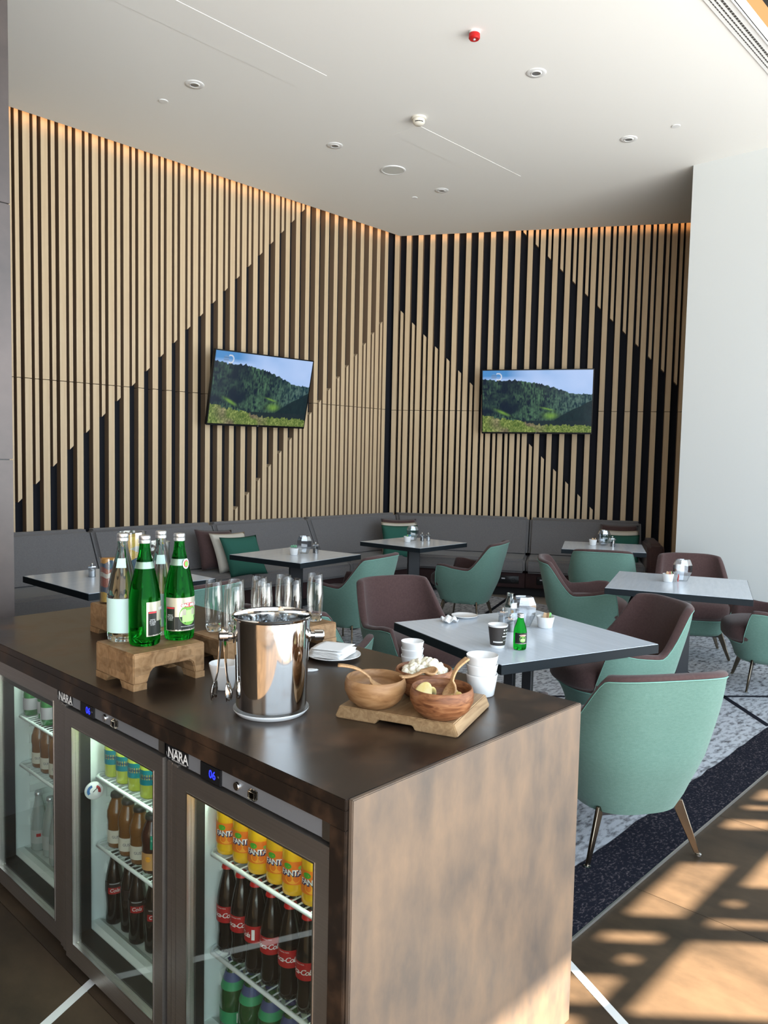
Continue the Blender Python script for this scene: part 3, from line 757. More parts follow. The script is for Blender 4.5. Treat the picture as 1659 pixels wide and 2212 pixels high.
def capm(r, h, mat, name='cap', crown=False):
    n = 21
    b = B().lathe([(r, 0), (r*1.02, h*.3), (r*.97, h*.85), (r*.85, h), (0, h)], 22)
    if crown:
        b = B(); pr = [(r*1.08, 0), (r*1.0, h*.45), (r*.93, h*.85), (r*.8, h), (0, h)]; k = 42
        for j, (rr, z) in enumerate(pr):
            for i in range(k):
                a = 2*PI*i/k; q = rr*(1+(.05 if i % 2 else 0)*(1-j/3 if j < 3 else 0)); b.v.append((q*math.cos(a), q*math.sin(a), z))
        for j in range(len(pr)-1):
            for i in range(k): b.f.append((j*k+i, j*k+(i+1) % k, (j+1)*k+(i+1) % k, (j+1)*k+i))
    return b.mesh(name, mat, smooth=True, sharp=50)
def bottle_kind(name, prof, mat, cap, label=None, texts=(), extra=()):
    """returns list of (part name, mesh, z, parent index) for a kind of bottle"""
    parts = [('body', B().lathe(prof, 28).mesh('body', mat, smooth=True, sharp=60), 0, None)]
    top = prof[-1]
    parts.append(('cap', cap, top[1], None))
    if label:
        r, z0, z1, lm, a0, a1 = label
        parts.append(('label', B().lathe([(r, z0), (r, z1)], 36, a0=a0, a1=a1).mesh('label', lm, smooth=True, sharp=180), 0, None)); li = len(parts)-1
        for nm, me, z, ang in texts: parts.append((nm, me, z, (li, ang)))
    for nm, me, z in extra: parts.append((nm, me, z, None))
    return name, parts
def bottle(kind, x, y, z, rz, label, group, hs=1):
    name, parts = kind
    t = thing(name, label, 'bottle', (x, y, z), rz, group); made = []; t.scale = (1, 1, hs)
    for nm, me, pz, par in parts:
        if par is None: o = put(nm, me, t, (0, 0, pz))
        else: o = put(nm, me, made[par[0]], (0, 0, pz), (0, 0, par[1]))
        made.append(o)
    return t
def blob(r, mat, sx, sz, name, ang0=0):
    """flat print patch on a label of radius r"""
    n = 20; v = [(r*math.cos(-PI/2), r*math.sin(-PI/2), 0)]
    for i in range(n):
        a = 2*PI*i/n; x = sx*math.cos(a); z = sz*math.sin(a); q = x/r-PI/2; v.append((r*math.cos(q), r*math.sin(q), z))
    return mesh(name, v, [(0, i+1, (i+1) % n+1) for i in range(n)], mat)
def rect(r, mat, sx, sz, name):
    n = 8; v = []
    for i in range(n+1):
        q = (-sx+2*sx*i/n)/r-PI/2
        v += [(r*math.cos(q), r*math.sin(q), -sz), (r*math.cos(q), r*math.sin(q), sz)]
    return mesh(name, v, [(2*i, 2*i+2, 2*i+3, 2*i+1) for i in range(n)], mat)
K_F = bottle_kind('orange_soda_bottle', PR_F, m_fant, capm(.0145, .017, m_fcap), (.0312, .032, .086, m_olab, 0, 2*PI), [
    ('fruit_print', blob(.0314, m_opr, .018, .012, 'fruit_print'), .046, .10), ('leaf_print', blob(.0315, m_leaf, .010, .007, 'leaf_print'), .075, -.3), ('badge_print', blob(.0315, m_lgr, .007, .0045, 'badge_print'), .072, .72),
    ('lettering_shadow', text_mesh('FANTA', .0182, m_navy, .0317, bold=.0014, space=.88), .0580, .05), ('lettering', text_mesh('FANTA', .0182, m_ltw, .0320, bold=.0004, space=.88), .0600, 0)])
K_C = bottle_kind('cola_bottle', PR_C, m_cola, capm(.0145, .010, m_ccap, crown=True), (.0285, .082, .124, m_rlab, -PI/2-2.6, -PI/2+2.6), [
    ('lettering', text_mesh('Coca-Cola', .0178, m_ltw, .0288, bold=.0002, shear=.28, space=.86), .101, 0), ('barcode', rect(.0287, m_ltw, .004, .013, 'barcode'), .103, 1.45), ('small_print', text_mesh('ORIGINAL TASTE', .0035, m_ltw, .0287), .119, 0)])
K_L = bottle_kind('lemon_soda_bottle', PR_L, m_lem, capm(.0145, .012, m_gold), (.0278, .045, .092, m_teal, -PI/2-1.5, -PI/2+1.5), [
    ('gold_band', rect(.02795, m_gold, .028, .008, 'gold_band'), .070, 0), ('lettering', text_mesh('Schweppes', .0125, m_navy, .0281, bold=.0003, shear=.2), .070, 0)])
m_beige = M('beige_label', (.70, .66, .55), .5); m_orj = M('orange_juice_label', (.62, .32, .12), .5); m_apr = M('apple_print', (.55, .06, .03), .5)
K_J = bottle_kind('juice_bottle', PR_J, m_juice, capm(.0195, .013, m_bcap), (.0293, .018, .058, m_beige, -PI/2-1.5, -PI/2+1.5), [
    ('lettering', text_mesh('GUSTO', .0115, m_navy, .0296), .038, 0), ('fruit_print', blob(.0295, m_apr, .006, .006, 'fruit_print'), .036, .85)])
K_J2 = bottle_kind('juice_bottle', PR_J, m_juice2, capm(.0195, .013, m_bcap), (.0293, .012, .062, m_orj, -PI/2-1.5, -PI/2+1.5), [
    ('fruit_print', blob(.0295, m_opr, .008, .008, 'fruit_print'), .045, -.4), ('neck_tag', rect(.0315, M('green_tag', (.0, .28, .17), .5), .008, .020, 'neck_tag'), .095, .1), ('lettering', text_mesh('Taze', .007, m_ltw, .0318), .10, .1)])
K_C2 = bottle_kind('dark_cola_bottle', PR_C, m_cola, capm(.0145, .010, m_bcap, crown=True), (.0285, .105, .138, M('dark_label', (.02, .012, .012), .4), -PI/2-1.4, -PI/2+1.4), [
    ('red_band', rect(.0287, m_rlab, .02, .010, 'red_band'), .112, 0), ('lettering', text_mesh('Cola', .016, m_ltw, .0289, shear=.28, bold=.0001), .113, 0), ('top_line', rect(.0287, M('grey_print', (.4, .4, .4), .5), .016, .0014, 'top_line'), .134, 0)])
K_S = bottle_kind('green_soda_bottle', PR_S, m_gbot, capm(.0155, .014, M('navy_cap', (.01, .015, .10), .4)), (.0346, .030, .070, m_gbl, 0, 2*PI), [('barcode', rect(.0349, m_ltw, .008, .016, 'barcode'), .05, .5)],
    [('neck_label', B().lathe([(.0322, .138), (.0262, .162)], 28).mesh('neck_label', m_gbl, smooth=True), 0), ('neck_label', B().lathe([(.0262, .162), (.0195, .188)], 28).mesh('neck_label', m_bbl, smooth=True), 0)])
K_G = bottle_kind('green_water_bottle', PR_L, M('green_glass_dim', (.02, .16, .04), .06, coat=.8), capm(.0145, .012, m_silcap), (.0278, .03, .085, M('mauve_label', (.40, .36, .40), .5), -PI/2-1.3, -PI/2+1.3))
K_W = bottle_kind('clear_tonic_bottle', PR_L, m_wat, capm(.0145, .012, m_silcap), (.0278, .03, .08, M('pale_label', (.45, .46, .44), .5), -PI/2-1.3, -PI/2+1.3), [('red_print', rect(.0280, m_rlab, .008, .006, 'red_print'), .062, .2)])
FACE = math.atan2(-1.3, -1.0)+PI/2      # bottles turned towards the room
Yf = [1.590, 1.5270, 1.4600, 1.3935, 1.3300, 1.2670]
for i in range(6):
    bottle(K_F, 1.138+.004*(i % 2), Yf[i]-.006, .549, FACE-.24-.03*i, f'{ORD[i]} orange soda bottle from the left on the top shelf of the right fridge', 'orange soda bottles')
for i in range(5):
    bottle(K_F, 1.222, 1.575-.066*i, .549, FACE, f'orange soda bottle in the back row, {ORD[i]} from the left', 'orange soda bottles')
Yc = [1.582, 1.5235, 1.465, 1.403, 1.335, 1.272]
for i in range(6):
    bottle(K_C, 1.140, Yc[i]+.006, .291, FACE+(-.62, -.55, -1.7, -.5, -.62, -.85)[i], f'{ORD[i]} cola bottle with red cap from the left, front row of the right fridge', 'red-capped cola bottles')
for i in range(5):
    bottle(K_C, 1.208, 1.56-.062*i, .291, FACE+.4*i, f'red-capped cola bottle in the back row, {ORD[i]} from the left', 'red-capped cola bottles')
for i in range(5):
    bottle(K_S, 1.150, 1.575-.077*i, .086, FACE+(0, .1, .3, -.2, .5)[i], f'{ORD[i]} green soda bottle from the left at the bottom of the right fridge', 'green soda bottles with blue labels', .80)
for i in range(5):
    kind = K_W if i == 4 else K_L
    bottle(kind, 1.145, 2.188-.070*i, .5645, FACE+.1, 'clear tonic bottle at the right end of the lemon soda row' if i == 4 else f'{ORD[i]} lemon soda bottle from the left on the top shelf of the middle fridge', 'lemon soda bottles', .93)
for i in range(4):
    lab = f'{ORD[i]} apple juice bottle from the left in the middle fridge' if i < 3 else 'dark juice bottle with a green neck tag and orange label in the middle fridge'
    bottle(K_J if i < 3 else K_J2, 1.145, 2.168-.068*i, .3495, FACE+.25-.05*i, lab, 'juice bottles in the middle fridge')
for i in range(5):
    bottle(K_C2, 1.155+.012*(i % 2), 2.205-.071*i, .0865, FACE+(.15, .9, .0, .1, 1.0)[i], f'{ORD[i]} dark-capped cola bottle from the left at the bottom of the middle fridge', 'dark-capped cola bottles')
for i in range(4):
    bottle(K_G, 1.155+.02*(i % 2), 2.815-.072*i, .5995, FACE+.2*i, f'{ORD[i]} green water bottle from the left in the left fridge', 'green water bottles in the fridge', .77)
for i in range(4):
    bottle(K_J, 1.165, 2.765-.070*i, .4195, FACE+.2, f'{ORD[i]} brown juice bottle from the left in the left fridge', 'juice bottles in the left fridge')
for i in range(4):
    bottle(K_W, 1.180+.01*(i % 2), 2.820-.076*i, .0865, FACE+.1*i, f'{ORD[i]} clear tonic bottle from the left at the bottom of the left fridge', 'clear tonic bottles')
# door thermometer hanging in the middle fridge
th = thing('fridge_thermometer', 'round dial thermometer stuck inside the middle fridge', 'thermometer', (1.088, 2.203, .527), math.radians(-26))
B().lathe([(0, .004), (.024, .004), (.027, .002), (.027, -.004)], 28).obj('case', m_porc, th, rot=(PI/2, 0, 0), smooth=True, sharp=40)
B().lathe([(.012, 0), (.020, 0)], 20, a0=PI*.6, a1=PI*1.2).obj('blue_arc', M('blue_print', (.04, .15, .4), .5), th, (0, -.0045, 0), (PI/2, 0, 0))
B().lathe([(.012, 0), (.020, 0)], 20, a0=-PI*.1, a1=PI*.35).obj('red_arc', m_rlab, th, (0, -.0045, 0), (PI/2, 0, 0))
B().box(-.001, .001, -.0055, -.0045, -.004, .016).obj('needle', m_blackp, th, rot=(0, .8, 0))
# ================================================================== TELEVISIONS
def tv_picture(nx=288, ny=162):
    """the landscape on both screens: sky, wooded hillside, meadow; returns a vertex-coloured grid 1 x 1"""
    rng = np.random.default_rng(5)
    u, w = np.meshgrid(np.linspace(0, 1, nx), np.linspace(0, 1, ny))   # w up
    def noise(sx, sy, seed):
        r = np.random.default_rng(seed); gx, gy = int(sx)+2, int(sy)+2; g = r.random((gy, gx))
        X = u*sx; Y = w*sy; i = X.astype(int); j = Y.astype(int); fx = X-i; fy = Y-j; fx = fx*fx*(3-2*fx); fy = fy*fy*(3-2*fy)
        return (g[j, i]*(1-fx)+g[j, i+1]*fx)*(1-fy)+(g[j+1, i]*(1-fx)+g[j+1, i+1]*fx)*fy
    c = np.zeros((ny, nx, 3))
    cl = noise(5, 4, 1)*.6+noise(12, 9, 2)*.4
    sky = np.stack([.25+.10*u+.16*cl, .45+.08*u+.12*cl, .80+.06*u+.10*cl], -1)
    tl = ((u < .42) & (w > .86)).astype(float)*np.clip((.42-u)*5, 0, 1)[...]*np.clip((w-.84)*14, 0, 1)
    sky = sky*(1-tl[..., None])+np.array([.07, .26, .58])*tl[..., None]
    ridge = .83-.02*np.sin(u*9)-np.clip(u-.28, 0, 1)*.40+.035*noise(40, 1, 3)+.02*noise(90, 1, 4)+np.clip(u-.78, 0, 1)*.25
    c[:] = sky
    streak = noise(150, 14, 21); f = noise(46, 24, 6)*.35+noise(110, 40, 7)*.35+streak*.3
    dark = noise(7, 5, 8)*.6+noise(15, 9, 22)*.4
    fo = np.clip((f-.33)*2.4, 0, 1)*np.clip(2.1-2.9*dark, .03, 1.15)
    far = np.clip((u-.55)*2.2, 0, 1)
    forest = np.stack([.004+.06*fo+.03*far*fo, .012+.13*fo+.02*far, .028+.055*fo+.05*far*(.4+fo)], -1)
    m = w < ridge; c[m] = forest[m]
    gl = np.exp(-((w-(.36-.75*(u-.13)))/.022)**2)*np.exp(-((u-.19)/.055)**2)+np.exp(-((w-(.40-.40*(u-.55)))/.012)**2)*np.exp(-((u-.60)/.05)**2)+.9*np.exp(-((w-.27)/.05)**2)*np.exp(-((u-.63)/.055)**2)
    gcol = np.stack([.08+.12*f, .20+.16*f, .03+.04*f], -1); k = np.clip(gl*1.2, 0, 1)[..., None]; c = np.where(m[..., None], c*(1-k)+gcol*k, c)
    sh = (w < .16+.42*np.clip((u-.66)*2.2, 0, 1)**.8+.03*noise(30, 1, 31)) & (u > .60); c[sh] = np.stack([.003+.006*f, .010+.020*f, .018+.016*f], -1)[sh]
    sh2 = (w < .19) & (u > .36) & (w > .06); c[sh2] = np.stack([.006+.008*f, .014+.016*f, .022+.012*f], -1)[sh2]
    mead = w < (.245-.27*np.clip(u, 0, .55)-.10*np.clip(u-.05, 0, .35)*0+.045*noise(70, 1, 9)-.0*u)
    g2 = noise(120, 60, 10)*.6+noise(60, 30, 41)*.4; g3 = noise(9, 6, 11)
    me_c = np.stack([.05+.34*g2**2, .10+.36*g2**2, .015+.12*g2**2], -1); pk = np.stack([.10+.30*g2**2, .08+.22*g2**2, .05+.17*g2**2], -1)
    kk = (np.clip((g3-.42)*5, 0, 1)*np.clip((u-.02)*6, 0, 1)*np.clip((.62-u)*5, 0, 1))[..., None]; me_c = me_c*(1-kk)+pk*kk; c[mead] = me_c[mead]
    # channel mark in the upper left corner: small globe and a pale letter D ring
    du, dw = (u-.155)*1.77, w-.90
    r = np.hypot((u-.145)*1.77, w-.90); ring = (r < .062) & (r > .043) & (u > .128); c[ring] = c[ring]*.35+.55
    r2 = np.hypot((u-.105)*1.77, w-.90); gl2 = r2 < .045; c[gl2] = c[gl2]*.8+.07
    cut = gl2 & (np.abs(((w-.90)*60) % 2-1) < .3); c[cut] = c[cut]*.7
    v = [(x, 0, z) for z in np.linspace(0, 1, ny) for x in np.linspace(0, 1, nx)]
    fc = [(j*nx+i, j*nx+i+1, (j+1)*nx+i+1, (j+1)*nx+i) for j in range(ny-1) for i in range(nx-1)]
    me = mesh('screen', v, fc); at = me.color_attributes.new('picture', 'FLOAT_COLOR', 'POINT')
    rgba = np.concatenate([c.reshape(-1, 3), np.ones((nx*ny, 1))], 1).astype(np.float32); at.data.foreach_set('color', rgba.ravel())
    mt = bpy.data.materials.new('tv_picture'); mt.use_nodes = True; N = mt.node_tree.nodes; b = N['Principled BSDF']
    b.inputs['Base Color'].default_value = (.01, .01, .01, 1); b.inputs['Roughness'].default_value = .15
    a = N.new('ShaderNodeVertexColor'); a.layer_name = 'picture'; mt.node_tree.links.new(a.outputs[0], b.inputs['Emission Color']); b.inputs['Emission Strength'].default_value = 1.0
    me.materials.append(mt); return me
TVM = tv_picture()
m_bez = M('tv_bezel', (.006, .006, .007), .25)
def tv(base, ex, en, wid, hgt, tilt, label, depth_to_wall, roll=0):
    """base: middle of the lower edge; ex along the screen, en out of the screen; tilt leans the top out"""
    ex = Vector(ex).normalized(); en = Vector(en).normalized()
    t = thing('television', label, 'television', base, 0, 'wall-mounted televisions')
    R = Matrix((ex, -en, Vector((0, 0, 1)))).transposed().to_4x4()
    t.rotation_euler = R.to_euler()
    case = B().box(-wid/2, wid/2, 0, .035, 0, hgt).obj('case', m_bez, t, rot=(tilt, roll, 0), bevel=.004)
    bz = .011
    fr = B().box(-wid/2, wid/2, -.003, 0, 0, .020).box(-wid/2, wid/2, -.003, 0, hgt-bz, hgt).box(-wid/2, -wid/2+bz, -.003, 0, .02, hgt-bz).box(wid/2-bz, wid/2, -.003, 0, .02, hgt-bz).obj('bezel', m_bez, case)
    put('screen', TVM, case, (-wid/2+bz, -.0008, .020), (0, 0, 0), (wid-2*bz, 1, hgt-.020-bz))
    put('maker_mark', text_mesh('LG', .012, M('mark_grey', (.5, .5, .5), .4)), fr, (0, -.0034, .0095))
    B().box(-.14, .14, .035, depth_to_wall, .25, .5).obj('wall_mount', m_blackp, t)
    return t
tv((5.088, 6.62, 1.855), (1, 0, 0), (0, -1, 0), 1.275, .752, math.radians(12.5), 'tilted television on the left slatted wall showing a wooded hillside', .15, math.radians(-.6))
p = C0+WD*1.84-WN*.24
tv((p.x, p.y, 1.885), WD, -WN, 1.305, .768, math.radians(11), 'television on the far slatted wall showing a wooded hillside', .14, math.radians(-.3))
# ================================================================== THINGS ON THE COUNTER
def riser(x0, x1, y0, y1, h, label, rx=0):
    """block riser with a tunnel along y and a shallow notch across x"""
    cx, cy = (x0+x1)/2, (y0+y1)/2; w, d = (x1-x0)/2, (y1-y0)/2
    t = thing('wooden_riser', label, 'riser', (cx, cy, CZ), 0, 'oak display risers')
    lw = .30*w; oh = h*.56
    prof = [(-w, .018), (-w+lw*1.25, .018), (-w+lw*1.55, oh*.8), (-w+lw*1.9, oh), (w-lw*1.5, oh), (w-lw*1.15, oh*.85), (w-lw*.95, .018), (w, .018), (w, h), (-w, h)]
    B().prism(prof, 'y', -d, d).obj('body', m_oak, t, bevel=.003)
    for s in (-1, 1):
        for q in (-1, 1):
            xa, xb = (-w, -w+lw*1.2) if s < 0 else (w-lw*.92, w)
            ya, yb = (-d, -d+.062) if q < 0 else (d-.062, d)
            B().prism([(ya, .0), (yb, 0), (yb+(.012 if q < 0 else 0), .0185), (ya-(.012 if q > 0 else 0), .0185)], 'x', xa, xb).obj('foot', m_oak, t)
    return t
riser(1.062, 1.290, 1.920, 2.134, .103, 'oak riser under the four tall water bottles')
riser(1.322, 1.560, 2.46, 2.70, .105, 'oak riser under the jars of coloured sand')
riser(1.405, 1.870, 1.972, 2.172, .072, 'long oak riser under the drinking glasses')
# tall water bottles
m_ggl = glass('green_bottle_glass', (.13, .74, .20), 1.36); m_cgl = glass('clear_bottle_glass', (.93, .97, .95), 1.36)
m_acap = M('aluminium_cap', (.72, .74, .76), .32, metal=.9)
PR_B = [(0, .004), (.020, .002), (.036, 0), (.0415, .004), (.0435, .012), (.0440, .030), (.0440, .135), (.0430, .146), (.0385, .172), (.0270, .222), (.0170, .264), (.0145, .285), (.0145, .300), (.0, .3005)]
capB = B().lathe([(.0150, 0), (.0165, .0015), (.0165, .009), (.0155, .0105), (.0165, .012), (.0165, .020), (.0150, .0225), (0, .0225)], 30).mesh('cap', m_acap, smooth=True, sharp=35)
m_lgrey = M('silver_label', (.55, .52, .40), .35, metal=.5); m_ldark = M('label_black', (.012, .016, .012), .4); m_lgreen = M('label_green', (.16, .42, .06), .45); m_lred = M('label_red', (.60, .04, .05), .4)
m_mint2 = M('mint_paper_label', (.55, .74, .68), .6); m_lgr2 = M('label_light_green', (.45, .75, .25), .5)
def water_bottle(kind, x, y, z, rz, label):
    t = thing('tall_water_bottle', label, 'bottle', (x, y, z), rz, 'tall water bottles on the riser')
    gm = m_ggl if kind == 'green' else m_cgl
    B().lathe(PR_B, 40).obj('body', gm, t, smooth=True, sharp=70)
    put('cap', capB, t, (0, 0, .2915))
    r = .0446
    if kind == 'green':
        lb = B().lathe([(r, .030), (r, .128)], 40, a0=-PI/2-1.35, a1=-PI/2+1.35).obj('label', m_lgrey, t, smooth=True, sharp=180)
        put('dark_field', rect(r+.0004, m_ldark, .0135, .034, 'dark_field'), lb, (0, 0, .067), (0, 0, -.95))
        put('picture_field', rect(r+.0003, m_ldark, .040, .020, 'picture_field'), lb, (0, 0, .052), (0, 0, .25))
        put('picture', blob(r+.0006, m_lgreen, .030, .030, 'picture'), lb, (0, 0, .076), (0, 0, .30))
        put('pavilion', rect(r+.0008, m_lgr2, .021, .010, 'pavilion'), lb, (0, 0, .066), (0, 0, .30))
        put('pavilion_tower', rect(r+.0008, m_lgr2, .009, .017, 'pavilion_tower'), lb, (0, 0, .074), (0, 0, .30))
        put('ribbon', blob(r+.0009, m_lred, .027, .0065, 'ribbon'), lb, (0, 0, .106), (0, .0, .30))
        put('lettering', text_mesh('KNJAZ MILOŠ', .0118, m_ltw, r+.0012, bold=.0003), lb, (0, 0, .106), (0, 0, .30))
        put('lettering', text_mesh('PRIRODNA MINERALNA VODA', .0036, m_ltw, r+.0012), lb, (0, 0, .043), (0, 0, .30))
        put('lettering', text_mesh('SASTAV\nNa Ca Mg\nK HCO3\nCl SO4', .0048, m_ltw, r+.0010), lb, (0, 0, .070), (0, 0, -.95))
        put('red_line', rect(r+.0008, m_lred, .0125, .0022, 'red_line'), lb, (0, 0, .098), (0, 0, -.95))
        put('base_line', rect(r+.0006, m_silver, .055, .0010, 'base_line'), lb, (0, 0, .033), (0, 0, 0))
        nb = B().lathe([(.0275, .221), (.0228, .240)], 30).obj('neck_band', M('neck_foil', (.26, .36, .28), .35, metal=.5), t, smooth=True)
        b2 = blob(.0300, m_ltw, .0115, .0150, 'medal'); o = put('medal', b2, nb, (0, 0, .226), (0, 0, .35)); 
        put('medal_ring', blob(.0306, m_lred, .0085, .0110, 'medal_ring'), o); put('medal_core', blob(.0312, m_lgreen, .0060, .0080, 'medal_core'), o)
    else:
        lb = B().lathe([(r, .028), (r, .128)], 40, a0=-PI/2-1.5, a1=-PI/2+1.1).obj('label', m_mint2, t, smooth=True, sharp=180)
        put('green_edge', rect(r+.0004, M('deep_green_print', (.01, .10, .04), .5), .004, .048, 'green_edge'), lb, (0, 0, .078), (0, 0, .95))
        nb = B().lathe([(.0300, .216), (.0230, .243)], 20, a0=-PI/2-.2, a1=-PI/2+.8).obj('neck_label', m_mint2, t, smooth=True)
    return t
ZR = CZ+.103
water_bottle('green', 1.149, 2.013, ZR, FACE+1.6, 'tall green glass water bottle at the front left of the riser')
water_bottle('green', 1.262, 2.012, ZR, FACE+.45, 'tall green water bottle with its picture label towards the camera, right on riser')
water_bottle('clear', 1.130, 2.103, ZR, FACE-.3, 'tall clear glass water bottle at the left of the riser')
water_bottle('clear', 1.258, 2.108, ZR, FACE-.2, 'tall clear glass water bottle at the back of the riser')
# jars of coloured sand
m_jar = thin_glass('jar_glass', (.93, .95, .95), .05, .6)
SAND = {'tan': (.62, .40, .20), 'orange': (.70, .33, .08), 'blue': (.10, .14, .21), 'red': (.38, .13, .11), 'white': (.60, .55, .50), 'yellow': (.80, .50, .13)}
def sand_jar(x, y, r, h, layers, label, z=CZ+.105, stones=0):
    t = thing('sand_jar', label, 'jar', (x, y, z), 0, 'decorative jars on the riser')
    B().lathe([(0, .0), (r-.002, 0), (r, .003), (r, h), (r-.003, h), (r-.003, .006), (0, .006)], 40).obj('glass_cylinder', m_jar, t, smooth=True, sharp=40)
    n = 40; zc = .007; prev = [zc]*n; ri = r-.0035
    for k, (c, th) in enumerate(layers):
        ph = random.random()*6; top = [min(h-.004, zc+th+.006*math.sin(2*2*PI*i/n+ph)*(k < len(layers)-1)+.003*math.sin(5*2*PI*i/n+ph)) for i in range(n)]
        v = [(0, 0, prev[0])]+[(ri*math.cos(2*PI*i/n), ri*math.sin(2*PI*i/n), prev[i]) for i in range(n)]+[(ri*math.cos(2*PI*i/n), ri*math.sin(2*PI*i/n), top[i]) for i in range(n)]+[(0, 0, sum(top)/n)]
        f = [(0, (i+1) % n+1, i+1) for i in range(n)]+[(i+1, (i+1) % n+1, n+1+(i+1) % n, n+1+i) for i in range(n)]+[(2*n+1, n+1+i, n+1+(i+1) % n) for i in range(n)]
        col = SAND[c]; o = put('sand_layer', mesh('sand_layer', v, f, M('sand_'+c, col, .95, spec=.05, col2=tuple(q*.8 for q in col), scale=300, bump=.6, bscale=900)), t); o['kind'] = 'stuff'
        prev = top; zc = sum(top)/n
    if stones:
        b = B()
        for i in range(stones):
            a = random.random()*2*PI; q = (ri-.011)*math.sqrt(random.random()); s = random.uniform(.006, .0105); zz = zc+.006+(h-zc-.025)*random.random()
            v, f = superell(s, s*.8, s*.65, 1, 1, 8, 6); ca_, sa_ = math.cos(a*3), math.sin(a*3)
            b.add([(q*math.cos(a)+vx*ca_-vy*sa_, q*math.sin(a)+vx*sa_+vy*ca_, zz+vz) for vx, vy, vz in v], f)
        o = b.obj('pebbles', M('pebble', (.30, .24, .19), .7, col2=(.09, .075, .065), scale=40, lo=.35, hi=.6), t, smooth=True, sharp=180); o['kind'] = 'stuff'
sand_jar(1.374, 2.652, .036, .165, [('yellow', .032), ('blue', .028), ('red', .034), ('white', .016), ('red', .016), ('blue', .018), ('orange', .014)], 'glass jar of striped orange, blue and red sand at the left of the bottles')
sand_jar(1.463, 2.650, .050, .255, [('white', .10), ('blue', .05), ('yellow', .03), ('white', .012), ('yellow', .042)], 'tallest glass jar with yellow sand on top behind the bottles')
sand_jar(1.510, 2.545, .040, .225, [('tan', .03)], 'glass jar filled with dark pebbles behind the bottles', stones=110)
# drinking glasses
m_dgl = thin_glass('drinking_glass', (.985, .99, .988), .018, .5); m_dbase = glass('glass_base', (.97, .985, .98), 1.45)
GPR = [(0, .001), (.020, .001), (.0235, .004), (.0255, .018), (.0275, .05), (.0295, .085), (.0290, .115), (.0265, .150), (.0255, .168), (.0248, .1685), (.0242, .168), (.0252, .150), (.0277, .115), (.0282, .085), (.0262, .05), (.0225, .028), (.012, .022), (0, .021)]
GM = B().lathe([(.0258, .022)]+GPR[4:-3], 32).mesh('glass_wall', m_dgl, smooth=True, sharp=60); GB = B().lathe([(0, .001), (.020, .001), (.0235, .004), (.0257, .0215), (.012, .020), (0, .0195)], 32).mesh('thick_base', m_dbase, smooth=True, sharp=50)
for i, (x, y) in enumerate(((1.470, 2.138), (1.462, 2.022), (1.535, 2.105), (1.632, 2.105), (1.578, 2.012), (1.722, 2.085), (1.690, 1.998), (1.828, 2.040))):
    o = thing('drinking_glass', '', 'glass', (x, y, CZ+.0721), .3*i); put('glass_wall', GM, o); put('thick_base', GB, o)
    tagp(o, ('leftmost clear drinking glass on the long riser', 'clear drinking glass just left of the bucket rim, front row', 'clear drinking glass second in the back row of the long riser', 'clear drinking glass third in the back row of the long riser',
             'clear drinking glass second in the front row of the long riser', 'clear drinking glass fourth in the back row, tallest-looking of the set', 'clear drinking glass third in the front row of the long riser', 'rightmost clear drinking glass on the long riser')[i], 'glass', 'drinking glasses on the riser')
# saucer and ice bucket
BXC, BYC = 1.236, 1.541
def saucer(x, y, r, label, z=CZ, name='saucer', cat='plate', flat=.62):
    o = B().lathe([(0, .0), (r*flat, 0), (r*(flat+.02), .002), (r*(.55+flat*.45), .006), (r, .011), (r*.995, .0135), (r*(.5+flat*.5), .0080), (r*(flat+.02), .0052), (0, .005)], 48).obj(name, m_porc, None, (x, y, z), smooth=True, sharp=70)
    return tagp(o, label, cat)
saucer(BXC, BYC, .0965, 'white porcelain saucer under the ice bucket', flat=.90)
bk = thing('ice_bucket', 'polished steel ice bucket with two knob handles on the counter', 'ice bucket', (BXC, BYC, CZ+.0056))
B().lathe([(0, 0), (.084, 0), (.0875, .003), (.089, .010), (.0893, .018), (.0915, .085), (.0940, .160), (.0962, .226), (.0965, .236), (.1005, .2395), (.1015, .243), (.0995, .2455), (.097, .243), (.0955, .236), (.0950, .226), (.081, .012), (0, .010)], 72).obj('body', m_bucket, bk, smooth=True, sharp=25)
rt = Vector((.78, -.626, 0))
for s, nm in ((1, 'r'), (-1, 'l')):
    ang = math.atan2(rt.y*s, rt.x*s)
    k = B().lathe([(.020, 0), (.018, .003), (.009, .006), (.009, .013), (.0135, .015), (.0135, .036), (.011, .039), (0, .039)], 28).obj('knob_handle', m_chrome, bk, tuple(rt*s*.0935+Vector((0, 0, .190))), (0, PI/2, ang), smooth=True, sharp=35)
B().lathe([(0, .172), (.0910, .172)], 40).obj('ice_bed', M('ice_bed', (.40, .45, .5), .3, col2=(.7, .75, .8), scale=40), bk)
m_ice = glass('ice', (.96, .98, 1), 1.31, .02)
for i in range(9):
    a = i*2.4; q = .018+.0072*i
    o = B().box(-.015, .015, -.015, .015, -.013, .013).obj('ice_cube', m_ice, None, (BXC+q*math.cos(a), BYC+q*math.sin(a), CZ+.0056+.186+.007*(i % 3)), (random.uniform(-.6, .6), random.uniform(-.6, .6), random.random()*3), bevel=.004)
    tagp(o, 'clear ice cube in the steel bucket', 'ice cube', 'ice cubes in the bucket')
